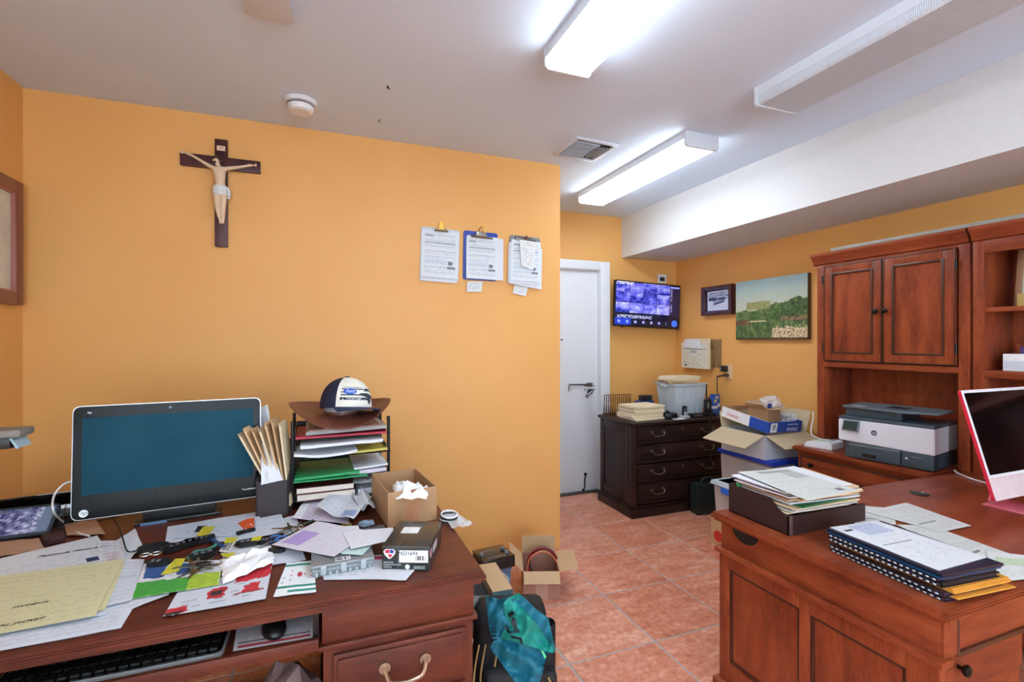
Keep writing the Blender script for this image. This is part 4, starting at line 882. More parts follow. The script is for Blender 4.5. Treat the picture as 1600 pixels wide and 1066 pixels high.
for px, rz, L_, lab in (((284, 856), .55, .10, 'black remote lying diagonally beside the pouch'), ((312, 848), .25, .09, 'flat black remote behind the teal chain')):
    r_ = T('remote_control', lab, 'remote', pz(*px, DZ + .004), rz); O('remote_body', B().prism(rrect(L_, .034, .008), .016, bev=.003), black, r_)
    for k in range(4): O('button', B().cyl((-L_ * .3 + k * L_ * .18, 0, .0165), .005, .002, 'z', 12), greyp, r_)
p0, p1 = pz(325, 839, DZ + .016), pz(349, 855, DZ + .012)
t_ = T('marker_pen', 'blue marker pen lying across the keys', 'pen', (p0 + p1) / 2); dv_ = (p1 - p0) / 2
O('barrel', B().tube([-dv_ * .4, dv_], .0065, 12), mat('blue pen', (36, 70, 116), .35), t_); O('cap', B().tube([-dv_, -dv_ * .38], .0075, 12), mat('navy cap', (20, 34, 62), .35), t_)
tc = T('teal_chain', 'teal beaded chain among the keys', 'chain', pz(316, 862, DZ + .008)); tm_ = mat('teal beads', (70, 140, 132), .35)
pts = cat([pz(294, 872, DZ + .012), pz(306, 862, DZ + .014), pz(322, 860, DZ + .014), pz(340, 850, DZ + .012)], 6)
bd = O('bead', B().sph((0, 0, 0), (.006, .005, .005), 1), tm_, tc)
for k, p in enumerate(pts):
    if k == 0: bd.location = p - tc.location
    else: inst(bd, tc, p - tc.location)
yel = doc('yellow tag print', (220, 214, 60), (110, 104, 40), 6, 6, .6, .12)
for k, (q4, z, lab) in enumerate(((((274, 874), (290, 873), (279, 893), (251, 899)), .012, 'yellow key tag at the left of the key bunch'), (((353, 841), (372, 840), (366, 848), (350, 849)), .012, 'yellow key tag beside the black fob'), (((290, 843), (305, 842), (302, 848), (288, 848)), .010, 'tiny yellow tag near the diagonal remote'), (((395, 840), (410, 838), (406, 845), (392, 846)), .0265, 'yellow tag lying on the black fob'), (((344, 866), (367, 864), (362, 874), (350, 870)), .012, 'yellow green tag beside the white tissue'))):
    paper(q4, DZ + z, yel, lab, 'key tag', name='key_tag', wav=.0004, t=.001, seed=k)
bar, b_ = new('barcode print', .5); u, v, _ = sep(coords('UV')); lk(mixc((wn(vec((u * 26).fl(), 1.)) < .5) * (v > .15) * (v < .9), lin((226, 228, 230)), lin((30, 30, 34))), b_.inputs['Base Color'])
paper(((354, 846), (369, 847), (358, 864), (342, 862)), DZ + .010, bar, 'white barcode tag among the keys', 'tag', name='barcode_tag', seed=9, wav=.0004)
sc = T('scissors', 'scissors with blue handles lying near the lilac patched sheet', 'scissors', pz(428, 846, DZ + .010), rz=dirz((440, 840), (390, 868), DZ)); bl = mat('blue handle', (70, 120, 180), .4)
O('handle', B().torus((-.02, .014, .004), .014, .0035, sx=1.3).tube([(-.004, .008, .004), (.02, 0, .004)], .0035), bl, sc); O('handle', B().torus((-.02, -.014, .004), .014, .0035, sx=1.3).tube([(-.004, -.008, .004), (.02, 0, .004)], .0035), bl, sc)
for s in (1, -1): O('blade', B().prism([(.015, -.004 * s), (.015, .004 * s), (.09, 0), (.088, -.003 * s)], .0015, Matrix.Translation((0, s * .001, .004 + s * .001))), chrome, sc)
# tissue
def tissue(px4, z, label, seed, amp=.018, n=16):
    q = [pz(x, y, z) for x, y in px4]
    def fn(u, v):
        e = max(0, min(1, 6 * min(u, v, 1 - u, 1 - v)))
        return amp * (.6 + noise.noise(Vector((u * 4 + seed, v * 4, seed))) + .5 * noise.noise(Vector((u * 9, v * 9 + seed, 2)))) * (.25 + .75 * e)
    def fv(u, v):
        return Vector((.012 * noise.noise(Vector((u * 5, v * 5, seed + 9))), .012 * noise.noise(Vector((u * 5 + 7, v * 5, seed))), max(0, fn(u, v))))
    return W('tissue', B().sheet(q, .0006, n, n, fn=fv), mat('tissue paper', (238, 240, 243), .8, var=.02), label, 'tissue')
tissue(((344, 876), (425, 856), (428, 880), (348, 915)), DZ + .009, 'crumpled white tissue beside the red card', 2.0)
# --- plastic organiser case with sheets on it
a, yw, L = base2((488, 905), (586, 888), DZ)
pc_ = T('organizer_case', 'grey clear plastic organizer case with latches at front of the desk', 'case', a, yw); L = .172
gp = mat('smoky clear plastic', (126, 134, 138), .15, var=.08, alpha=.86, coat=.5); gp2 = mat('clear plastic edge', (170, 180, 186), .2, alpha=.9)
O('case_base', B().box((L / 2, .055, .012), (L, .11, .022), bev=.004), gp, pc_); O('case_lid', B().box((L / 2, .055, .030), (L + .006, .116, .013), bev=.004), gp, pc_)
for x in (.03, L / 2, L - .03): O('latch', B().box((x, -.004, .022), (.016, .008, .026), bev=.002), gp2, pc_)
for k in range(9): O('rib', B().box((.012 + k * .0185, -.001, .008), (.006, .006, .014), bev=.001), gp2, pc_)
O('barcode_label', B().sheet([(L * .36, .03, .0372), (L * .62, .03, .0372), (L * .62, .006, .0372), (L * .36, .006, .0372)], .0004, 1, 1), bar, pc_)
lil = doc('lilac patched form', (228, 226, 238), (170, 160, 185), 26, 24, .35, .06, ((.06, .12, .36, .62, (176, 156, 214)),))
paper(((495, 816), (580, 832), (522, 872), (424, 853)), (DZ + .03, DZ + .045, DZ + .042, DZ + .018), lil, 'white sheet with a lilac patch across the plastic case', seed=24, wav=.003)
paper(((535, 832), (614, 825), (617, 844), (548, 859)), (DZ + .043, DZ + .05, DZ + .05, DZ + .046), doc('faint white form', (232, 234, 240), (190, 170, 190), 12, 20, .3, .1), 'narrow white slip reaching toward the cardboard box', seed=25, wav=.001)
paper(((520, 862), (588, 846), (566, 868), (535, 866)), (DZ + .040,) * 4, doc('mint slip', (206, 232, 226), (120, 160, 150), 8, 10, .4, .1), 'mint green slip on the plastic case', seed=26, wav=.0006)
paper(((482, 777), (545, 772), (545, 822), (456, 812)), (DZ + .018, DZ + .02, DZ + .014, DZ + .012), doc('lilac form', (216, 206, 226), (150, 130, 170), 26, 22, .45, .06, ((.0, .0, .16, 1, (232, 234, 242)), (.1, .82, .13, .92, (20, 20, 24)))), 'large lilac printed sheet in front of the letter trays', seed=27, wav=.006)
def wavy(px4, z, amp, label, m, seed, f=7):
    q = [pz(x, y, z) for x, y in px4]
    W('receipt', B().sheet(q, .0006, 18, 12, fn=lambda u, v: amp * (1 + math.sin(u * f + seed) * .7 + .6 * noise.noise(Vector((u * 3, v * 3, seed))))), m, label, 'receipt')
wavy(((524, 768), (582, 782), (552, 818), (494, 798)), DZ + .035, .010, 'curled white printed receipt in front of the cardboard box', doc('receipt lines', (222, 226, 236), (130, 140, 160), 26, 16, .6, .06, ((.62, .06, .95, .3, (150, 170, 210)),)), 1.2)
wavy(((545, 766), (575, 770), (586, 796), (560, 800)), DZ + .03, .014, 'crumpled white receipt touching the cardboard box', paperw, 2.4, 9)
crumple(pz(572, 822, DZ + .001), (.028, .02, .014), mat('pale blue film', (140, 166, 190), .25, alpha=.85), 'plastic_packet', 'small pale blue plastic packet left of the cardboard box', 'packet', 5)
W('mustard_box', B().prism([(p.x, p.y) for p in (pz(533, 824, DZ), pz(548, 822, DZ), pz(550, 830, DZ), pz(536, 832, DZ))], .014, Matrix.Translation((0, 0, DZ + .001))), mat('mustard card', (190, 160, 60), .5), 'tiny mustard yellow box under the curled receipt', 'box')
paper(((527, 824), (560, 822), (562, 830), (530, 834)), DZ + .036, paperw, 'small folded white slip above the lilac patch', seed=29, wav=.001)
W('steel_ruler', B().sheet([pz(560, 828, DZ + .02), pz(600, 820, DZ + .02), pz(602, 825, DZ + .02), pz(562, 833, DZ + .02)], .001, 2, 2), mat('grey steel rule', (110, 124, 132), .35, .6), 'grey steel rule pointing at the cardboard box', 'ruler')
W('green_pencil', B().tube([pz(468, 822, DZ + .012), pz(490, 813, DZ + .022)], .004, 6), mat('dark green paint', (28, 66, 44), .35), 'dark green pencil beside the small key bunch', 'pencil')
# --- black parts box
cq = T('parts_box', 'black auto parts box with white label at the desk corner', 'box', Vector((.164, 1.507, DZ)), rz=math.atan2(-.055, .132)); bw, bd_, bh = .143, .205, .074
bb = mat('black printed card', (34, 40, 40), .3, coat=.3)
O('box_body', B().bx(0, bw, 0, bd_, 0, bh, .0015), bb, cq); O('flap_seam', B().bx(.047, .0485, -.0005, bd_, .0, bh + .0006), mat('grey seam', (96, 100, 102), .5), cq, sm=False)
lb = O('label', B().bx(.052, bw - .004, -.0012, 0, .026, bh - .012), mat('white label', (226, 230, 232), .5), cq, sm=False)
text('PXD1694', .0155, inkm, lb, (.077, -.0014, .053), RY); O('barcode', B().quad([(.102, -.0014, .048), (.134, -.0014, .048), (.134, -.0014, .030), (.102, -.0014, .030)]), bar, lb, sm=False)
def shield(par, M, s):
    o = O('emblem', B().prism([(-.62 * s, .22 * s), (-.4 * s, .45 * s), (.4 * s, .45 * s), (.62 * s, .22 * s), (.5 * s, -.1 * s), (.1 * s, -.5 * s), (-.1 * s, -.5 * s), (-.5 * s, -.1 * s)], .0006, M), mat('emblem white', (230, 226, 230), .4), par)
    O('emblem_red', B().prism([(-.46 * s, .24 * s), (-.28 * s, .40 * s), (.0 * s, .40 * s), (.0, .06 * s), (-.4 * s, .06 * s)], .0004, M @ Matrix.Translation((0, 0, .0006))), mat('emblem red', (200, 40, 70), .4), o)
    O('emblem_red', B().prism([(-.2 * s, -.06 * s), (.34 * s, -.06 * s), (.06 * s, -.44 * s)], .0004, M @ Matrix.Translation((0, 0, .0006))), mat('emblem red', (0, 0, 0)), o)
    O('emblem_blue', B().prism([(.04 * s, .40 * s), (.28 * s, .40 * s), (.46 * s, .24 * s), (.4 * s, .06 * s), (.04 * s, .06 * s)], .0004, M @ Matrix.Translation((0, 0, .0006))), mat('emblem blue', (40, 60, 150), .4), o)
shield(cq, at(UPY, (.023, -.0006, .052)), .03); shield(cq, at(Matrix.Rotation(PI / 2, 4, 'Z') @ UPY, (bw + .0006, .022, .045)), .026)
wt = mat('white ink', (214, 218, 220), .5)
for k, s_t in enumerate(('BRAKE PADS', 'PLAQUETTES DE FREIN', 'PASTILLAS')): text(s_t, .0052, wt, cq, (.005, -.0008, .026 - k * .007), RY, align='LEFT')
for k in range(3): O('print_bar', B().bx(bw, bw + .0006, .06 + k * .022, .072 + k * .022, .03, .052), wt, cq, sm=False)
O('round_seal', B().cyl((.077, -.0008, .013), .007, .001, 'y', 20), wt, cq); O('small_label', B().bx(.095, .13, -.001, 0, .006, .016), mat('grey label', (120, 128, 128), .5), cq, sm=False)
O('top_label', B().bx(.03, .085, .10, .15, bh, bh + .0006), mat('white label', (0, 0, 0)), cq, sm=False)
# --- cardboard boxes
def carton(name, label, loc, rz, w_, d_, h_, m, flaps=(), t=.004, tp=True, group=None, inner=None):
    """open box: four walls, floor, flaps (side, angle above outward horizontal, length)"""
    c = T(name, label, 'box', loc, rz, group)
    inner = inner or m
    O('box_floor', B().bx(0, w_, 0, d_, 0, t), m, c, sm=False)
    O('box_wall', B().bx(0, w_, 0, t, t, h_), m, c, sm=False); O('box_wall', B().bx(0, w_, d_ - t, d_, t, h_), m, c, sm=False)
    O('box_wall', B().bx(0, t, t, d_ - t, t, h_), m, c, sm=False); O('box_wall', B().bx(w_ - t, w_, t, d_ - t, t, h_), m, c, sm=False)
    for side, ang, ln in flaps:
        A = math.radians(ang); b = B()
        if side in 'FB': b.bx(.002, w_ - .002, 0, ln, -t / 2, t / 2)
        else: b.bx(.002, d_ - .002, 0, ln, -t / 2, t / 2)
        M = {'F': Matrix.Translation((w_, 0, h_)) @ Matrix.Rotation(PI, 4, 'Z'), 'B': Matrix.Translation((0, d_, h_)), 'L': Matrix.Translation((0, 0, h_)) @ Matrix.Rotation(PI / 2, 4, 'Z'), 'R': Matrix.Translation((w_, d_, h_)) @ Matrix.Rotation(-PI / 2, 4, 'Z')}[side] @ Matrix.Rotation(A, 4, 'X')
        o = O('flap', b, inner, c, sm=False); o.matrix_local = M
    if tp: O('tape_strip', B().bx(w_ * .36, w_ * .62, -.0008, 0, .0, h_), tape, c, sm=False)
    return c
bx1 = carton('cardboard_box', 'open brown cardboard box holding white tissue on the left desk', Vector((.222, 1.845, DZ)), math.radians(6), .188, .30, .128, kraft)
tissue(((612, 762), (668, 764), (668, 782), (618, 782)), DZ + .105, 'white tissue stuffed in the open cardboard box', 4.2, .035)
# --- file holder and folders
hd = T('file_holder', 'dark grey upright file holder full of folders beside computer', 'file holder', Vector((-.247, 2.138, DZ)), rz=math.radians(-8)); hm = mat('charcoal card', (54, 48, 54), .6)
O('front_panel', B().bx(0, .118, 0, .005, 0, .138), hm, hd, sm=False); O('base_panel', B().bx(0, .118, .005, .24, 0, .004), hm, hd, sm=False); O('back_panel', B().bx(0, .118, .235, .24, .004, .26), hm, hd, sm=False)
for x in (0, .113): O('side_panel', B().prism([(0, 0), (.235, 0), (.235, .26), (.0, .138)], .005, at(Matrix.Rotation(PI / 2, 4, 'Z') @ UPY, (x, .0, .0))), hm, hd, sm=False)
for k in range(7):
    lean = math.radians(-27 + k * 3.4); h_ = .33 + .012 * math.sin(k * 1.7) + k * .002
    f = T('manila_folder', ('leftmost folder leaning furthest left in the dark file holder' if k == 0 else 'rightmost folder, the most upright in the dark file holder' if k == 6 else 'manila folder leaning left in the dark file holder'), 'folder', Vector((-.166 + k * .0062, 2.15 - .0017 * k, DZ + .03)), rz=math.radians(-8), group='folders leaning in the dark file holder', ry=lean)
    O('cover', B().bx(0, .0015, 0, .115, 0, h_).bx(.005, .0065, 0, .115, 0, h_ - .012).bx(.0015, .005, 0, .0015, 0, h_ - .012), (manila, manila2, kraft_in)[k % 3], f, sm=False)
    O('pages', B().bx(.0018, .0048, .003, .11, .002, h_ - .02), paperw, f, sm=False)
hw_ = paper  # loose white sheets stuffed on the holder's left
W('crumpled_sheet', B().sheet([py(408, 692, 2.2), py(424, 698, 2.2), py(442, 750, 2.122), py(408, 758, 2.122)], .001, 8, 10, fn=lambda u, v: .012 * noise.noise(Vector((u * 4, v * 4, 3))), off=Vector((0, -1, 0))), paperw, 'crumpled white sheet hanging from the file holder', 'paper')
W('white_envelope', B().sheet([py(402, 640, 2.38), py(418, 632, 2.38), py(430, 700, 2.36), py(414, 704, 2.36)], .001, 6, 8, fn=lambda u, v: .008 * noise.noise(Vector((u * 3, v * 5, 8))), off=Vector((0, -1, 0))), paperw, 'white envelope poking up behind the computer edge', 'envelope')
# --- letter tray tower
lt = T('letter_tray_tower', 'black five tier letter tray tower holding papers under the hats', 'letter tray', Vector((-.118, 2.19, DZ)), rz=math.radians(1.5)); TW_, TD_ = .385, .27; bm_ = mat('black wire metal', (24, 24, 28), .35, .5)
for x in (0, TW_):
    for y in (0, TD_): O('post', B().tube([(x, y, 0), (x, y, .36)], .007, 10), bm_, lt)
TZ = (.03, .115, .205, .285)
for z in TZ:
    tr = O('tray', B().bx(.008, TW_ - .008, .004, TD_, z, z + .003), bm_, lt, sm=False)
    for x in (.008, TW_ - .011): O('tray_side', B().bx(x, x + .003, .01, TD_, z + .003, z + .035), bm_, tr, sm=False)
    O('tray_back', B().bx(.011, TW_ - .011, TD_ - .003, TD_, z + .003, z + .035), bm_, tr, sm=False)
    O('front_rod', B().tube([(-.004, 0, z + .002), (TW_ + .008, 0, z + .002)], .0035, 8), bm_, tr)
LT = Matrix.Translation(lt.location) @ Matrix.Rotation(math.radians(1.5), 4, 'Z')
def inlay(x0, x1, y0, y1, z, t, m, label, catg, name, lift=.0, wav=0, seed=0, sag=0):
    q = [LT @ Vector(p) for p in ((x0, y1, z), (x1, y1, z), (x1, y0, z + lift), (x0, y0, z))]
    return W(name, B().sheet(q, t, 8, 6, fn=(lambda u, v: wav * (1 + noise.noise(Vector((u * 4 + seed, v * 3, seed)))) - sag * v * v * math.sin(PI * u))), m, label, catg)
z = DZ * 0 + TZ[3] + .004
inlay(.012, TW_ - .012, -.03, .25, z, .008, mat('red folder', (178, 34, 60), .5), 'red folder in the top letter tray', 'folder', 'folder', wav=.001)
inlay(.03, TW_ - .02, -.035, .25, z - .030 + .032, .0, paperw, 'loose white sheets under the red folder', 'paper', 'document') if False else None
inlay(.05, TW_ - .012, -.02, .25, z + .0115, .014, mat('grey magazine', (150, 148, 146), .4), 'grey magazine on the red folder under the hat', 'magazine', 'magazine', lift=.008, wav=.001)
inlay(.06, TW_ - .04, -.04, .25, z + .0295, .006, mat('brown booklet', (130, 96, 84), .5), 'brown booklet directly under the hat brim', 'booklet', 'booklet', wav=.001, lift=.006)
z = TZ[2] + .004
inlay(.03, TW_ - .03, -.05, .25, z + .041, .012, paperw, 'thick wad of white sheets below the red folder', 'paper', 'document', wav=.003, seed=3, lift=.006)
inlay(.2, TW_ - .006, -.015, .25, z, .010, mat('yellow folder', (196, 180, 80), .5), 'yellow folder at the right of the second letter tray', 'folder', 'folder', wav=.001, lift=.004)
inlay(.006, .25, -.045, .22, z + .0125, .010, paperw, 'white papers drooping from the second letter tray', 'paper', 'document', wav=.002, seed=5, sag=.012)
z = TZ[1] + .004
inlay(.22, TW_ - .012, -.02, .25, z, .014, mat('lilac papers', (214, 206, 220), .6), 'pale papers at the right of the third letter tray', 'paper', 'document', wav=.001, lift=.004)
inlay(.24, TW_ - .004, -.01, .25, z + .018, .008, paperw, 'white sheets on top at right of the third letter tray', 'paper', 'document', wav=.002, seed=8, lift=.008)
gf = mat('green folder', (36, 150, 88), .5)
inlay(.004, .29, -.055, .25, z, .004, gf, 'lower bright green folder in the third letter tray', 'folder', 'folder', wav=.001)
inlay(.008, .26, -.045, .25, z + .0065, .009, gf, 'upper bright green folder in the third letter tray', 'folder', 'folder', wav=.001, lift=.006)
def book(x0, x1, y0, y1, z, t, cm, label):
    b = T('book', label, 'book', LT @ Vector((x0, y0, z)), rz=math.radians(1.5))
    O('cover', B().bx(0, x1 - x0, 0, y1 - y0, 0, .003).bx(0, x1 - x0, 0, y1 - y0, t - .003, t).bx(0, x1 - x0, y1 - y0 - .003, y1 - y0, .003, t - .003), cm, b, sm=False); O('pages', B().bx(.004, x1 - x0 - .004, .003, y1 - y0 - .004, .003, t - .003), mat('page edges', (222, 212, 200), .8), b, sm=False)
book(.014, .245, -.03, .2, TZ[0] + .005, .03, mat('maroon cover', (90, 30, 34), .4), 'lower maroon book in the bottom letter tray'); book(.012, .24, -.035, .2, TZ[0] + .0365, .026, mat('dark maroon cover', (74, 26, 30), .4), 'upper maroon book in the bottom letter tray')
inlay(.255, TW_ - .012, -.03, .22, TZ[0] + .005, .022, mat('blue grey paper', (186, 196, 206), .6), 'blue grey papers right of the maroon books', 'paper', 'document', wav=.003, seed=4)
inlay(.235, .335, -.05, .1, TZ[0] + .050, .001, mat('clear wrap', (196, 204, 212), .3), 'crinkled clear wrapper above the blue grey papers', 'wrapper', 'plastic_wrapper', wav=.012, seed=11)
# --- hats
ht = T('cowboy_hat', 'brown leather wide brimmed hat resting on the letter trays', 'hat', (.075, 2.315, DZ + .36)); leather = mat('brown leather', (104, 58, 44), .45, var=.12, scale=10, bmp=.0005)
b = B(); rings = []; N = 48
def brim(t_, th):
    k = t_; R = .072 + (.215 - .072) * k; x = R * math.cos(th); y = (.085 + (.185 - .085) * k) * math.sin(th)
    return Vector((x, y, .006 + .052 * k ** 2.2 * math.cos(th) ** 2 - .045 * k ** 1.6 * max(0, -math.sin(th)) ** 2 + .03 * k ** 2 * max(0, math.sin(th)) ** 2))
for lay in (0, .004):
    rings.append([[b.bm.verts.new(brim(i / 8, 2 * PI * k / N) + Vector((0, 0, lay))) for k in range(N)] for i in range(9)])
for g in rings:
    for i in range(8):
        for k in range(N): b.bm.faces.new((g[i][k], g[i][(k + 1) % N], g[i + 1][(k + 1) % N], g[i + 1][k]))
for i in (0, 8):
    for k in range(N): b.bm.faces.new((rings[0][i][k], rings[0][i][(k + 1) % N], rings[1][i][(k + 1) % N], rings[1][i][k]))
O('brim', b, leather, ht, ang=60)
O('crown', B().lathe([(.073, .006), (.072, .03), (.066, .06), (.055, .078), (.03, .08), (0, .074)], sy=1.18), leather, ht)
O('hat_band', B().lathe([(.0750, .022), (.0745, .05), (.070, .056)], sy=1.18), mat('grey hat band', (150, 156, 168), .6), ht)
cp = T('trucker_cap', 'navy and white trucker cap with truck print on the leather hat', 'cap', (.092, 2.275, DZ + .392), rz=math.radians(30)); cp.scale = (1.2, 1.2, 1.1); cp.rotation_euler = (math.radians(-6), math.radians(7), math.radians(30))
CA, CB, CHH = .088, .098, .125
def cs(th, z, k=1.0):
    q = max(0, 1 - (max(0, z) / CHH) ** 2.6) ** .5
    return Vector((CA * q * math.sin(th), -CB * q * math.cos(th), z)) * k
def cap_part(th0, th1, n, k=1.0, z0=0):
    b = B(); g = []
    zz = [z0 + (CHH - z0) * (1 - (1 - i / 12) ** 1.7) for i in range(13)]
    g = [[b.bm.verts.new(cs(th0 + (th1 - th0) * j / n, z, k)) for j in range(n + 1)] for z in zz]
    for i in range(12):
        for j in range(n): b.bm.faces.new((g[i][j], g[i][j + 1], g[i + 1][j + 1], g[i + 1][j]))
    bmesh.ops.remove_doubles(b.bm, verts=b.bm.verts[:], dist=1e-5)
    return b
navy = mat('navy fabric', (24, 32, 58), .8, bmp=.0003); capw = mat('cream fabric', (226, 226, 214), .8, bmp=.0003)
O('crown', cap_part(math.radians(58), math.radians(302), 28), navy, cp, ang=80); O('front_panel', cap_part(math.radians(-58), math.radians(58), 16, 1.001), capw, cp, ang=80)
b = B(); V = {}
for lay in (0, -.003):
    for i in range(7):
        for j in range(17):
            th = math.radians(-64 + 128 * j / 16); k = i / 6; ln = .072 * math.cos(th * 1.15) ** .7 if abs(th * 1.15) < PI / 2 else 0
            p = cs(th, .004) ; V[lay, i, j] = b.bm.verts.new(p + Vector((0, -ln * k, -.006 * k - 1.9 * (p.x ** 2) * k + lay)))
for lay in (0, -.003):
    for i in range(6):
        for j in range(16): b.bm.faces.new((V[lay, i, j], V[lay, i, j + 1], V[lay, i + 1, j + 1], V[lay, i + 1, j]))
for j in range(16): b.bm.faces.new((V[0, 6, j], V[0, 6, j + 1], V[-.003, 6, j + 1], V[-.003, 6, j]))
O('visor', b, mat('slate navy fabric', (38, 48, 78), .8, bmp=.0003), cp, ang=60)
O('button', B().sph((0, 0, CHH), (.010, .010, .005), 2), navy, cp)
def wrap(o, k=1.012):
    for v in o.data.vertices:
        x, y, e = v.co; v.co = cs(x / .094, y, k + e * 1)
    o.location = (0, 0, 0); o.rotation_euler = (0, 0, 0); o.scale = (1, 1, 1); return o
def capsh(name, polys, m, k=1.010):
    b = B()
    for pl in polys: 
        b.prism(pl, .0, None) if False else None
        vs = [b.bm.verts.new((x, y, 0)) for x, y in pl]; b.bm.faces.new(vs)
    bmesh.ops.triangulate(b.bm, faces=b.bm.faces[:]); bmesh.ops.subdivide_edges(b.bm, edges=b.bm.edges[:], cuts=3, use_grid_fill=True)
    o = O(name, b, m, cp, sm=False); return wrap(o, k)
R_ = lambda x0, x1, y0, y1: [(x0, y0), (x1, y0), (x1, y1), (x0, y1)]
tn = mat('cap print navy', (30, 44, 62), .7)
capsh('stripe', [R_(-.075, .01, .078, .080)], tn); capsh('stripe', [R_(-.078, .02, .070, .074)], tn); capsh('stripe', [R_(-.08, -.045, .058, .062)], tn); capsh('stripe', [R_(-.08, .005, .047, .052)], tn)
capsh('name_bar', [R_(-.082, .03, .030, .040)], tn)
capsh('truck_print', [[(.015, .064), (.03, .078), (.062, .074), (.066, .062), (.04, .066)], [(-.01, .056), (.03, .058), (.062, .050), (.066, .036), (.03, .040), (.0, .048)], [(.030, .046), (.046, .046), (.052, .030), (.044, .016), (.034, .018), (.028, .032)], [(.060, .048), (.074, .052), (.076, .036), (.066, .028), (.060, .034)]], tn)
capsh('oval_badge', [[(-.045 + .026 * math.cos(q), .063 + .012 * math.sin(q)) for q in [2 * PI * i / 20 for i in range(20)]]], mat('badge blue', (40, 90, 190), .5), 1.014)
def captext(body, size, x, y, shear=0, k=1.018):
    o = text(body, size, mat('cap print white', (226, 230, 232), .6), cp, (0, 0, 0), (0, 0, 0), depth=0, shear=shear)
    for v in o.data.vertices: v.co.x += x; v.co.y += y
    return wrap(o, k)
captext('Ford', .017, -.045, .063, .35); captext('F100 RANGER', .0095, -.03, .035, .1, 1.014)
# --- right end of desk: coil and plastic bag
ch = T('cable_coil', 'black and white coiled cable behind the cardboard box', 'cable', pz(700, 815, DZ + .004)); 
for k in range(4): O('coil_loop', B().torus((.002 * k, .003 * (k % 2), .005 + k * .007), .03 - .002 * (k % 2), .0032, (.06 * k, .04, 0), sx=1.1), (rubber, white)[k % 2], ch)
bgm = mat('clear film', (226, 228, 230), .15, var=0, alpha=.45)
q = [pz(690, 800, DZ + .02), pz(716, 806, DZ + .02), pz(742, 822, DZ + .005), pz(706, 828, DZ + .004)]
W('plastic_bag', B().sheet(q, .001, 10, 10, fn=lambda u, v: .010 * (.5 + noise.noise(Vector((u * 5, v * 5, 1))))), bgm, 'clear plastic bag overhanging the back right of left desk', 'bag')
W('white_slip', B().sheet([pz(692, 798, DZ + .002), pz(712, 802, DZ + .002), pz(728, 818, DZ + .002), pz(704, 822, DZ + .002)], .001, 4, 4), paperw, 'white slip inside the clear bag on the left desk', 'paper')
# ================================================================== floor things beside the left desk
bx2 = carton('cardboard_box', 'open cardboard box on the floor with a red hoop inside', Vector((1.045, 2.53, 0)), math.radians(-20), .205, .25, .155, mat('reddish kraft', (168, 118, 100), .8, scale=14), (('B', 98, .11), ('L', 42, .10), ('R', 8, .11), ('F', -40, .07)), tp=False, inner=kraft_in)
O('tape_strip', B().bx(.07, .14, -.0008, 0, 0, .10), mat('pale tape', (188, 142, 124), .4), bx2, sm=False)
hp = T('hose_coil', 'coiled dark red and orange hose in the floor box', 'hose', Vector((1.20, 2.60, .075)), rz=math.radians(-20))
O('red_loop', B().torus((0, .03, .055), .088, .008, (math.radians(75), 0, 0), 32), mat('dark red rubber', (120, 24, 36), .4), hp); O('orange_loop', B().torus((-.004, .0, .045), .088, .0045, (math.radians(75), 0, 0), 32), mat('orange rubber', (206, 110, 70), .4), hp); O('dark_loop', B().torus((.006, .045, .05), .084, .007, (math.radians(75), 0, 0), 32), rubber, hp)
sb = T('storage_bin', 'blue grey plastic bin under the car radio', 'bin', (.84, 2.44, 0), rz=math.radians(6)); O('bin_body', B().lathe([(.085, 0), (.095, .255), (.10, .26), (.10, .27), (.094, .27), (.084, .02), (0, .02)], seg=4, M=Matrix.Rotation(PI / 4, 4, 'Z')), mat('slate plastic', (74, 96, 124), .5), sb, ang=20)
rdx = T('car_radio', 'black car radio unit lying beside the desk corner', 'car radio', (.84, 2.44, .2705), rz=math.radians(6), rx=math.radians(0))
O('radio_body', B().bx(-.088, .088, -.075, .08, 0, .05, .003), black, rdx); O('faceplate', B().bx(-.09, .09, -.07, .085, .05, .058, .003), blackg, rdx); O('cd_slot', B().bx(-.055, .03, .035, .045, .058, .0585), greyp, rdx, sm=False); O('display', B().bx(-.06, .03, -.02, .02, .058, .059), mat('dim display', (50, 58, 60), .2), rdx, sm=False)
for p in ((-.072, 0), (.062, .02), (.062, -.03)): O('dial', B().cyl((p[0], p[1], .064), .012, .012, 'z', 18), greyp, rdx)
for k in range(5): O('button', B().box((-.05 + k * .022, -.048, .0595), (.016, .012, .003), bev=.001), greyp, rdx)
wb = T('waste_bin', 'light grey waste bin tucked behind the backpack', 'waste bin', (.60, 1.92, 0)); O('bin_body', B().lathe([(.09, 0), (.115, .44), (.122, .445), (.122, .46), (.114, .46), (.088, .012), (0, .012)], seg=32), mat('light grey plastic', (150, 152, 152), .5), wb)
tbx = T('narrow_box', 'long narrow brown box with teal end lying by the desk corner', 'box', (.645, 1.86, .4605), rz=math.radians(-3)); O('box_body', B().bx(-.04, .04, -.108, .13, 0, .036, .001), kraft_in, tbx); O('teal_end', B().bx(-.0402, .0402, -.11, -.1082, 0, .036), mat('teal grey print', (92, 120, 128), .5), tbx, sm=False); O('teal_side', B().bx(.0402, .041, -.108, .13, 0, .034), mat('teal grey print', (0, 0, 0)), tbx, sm=False)
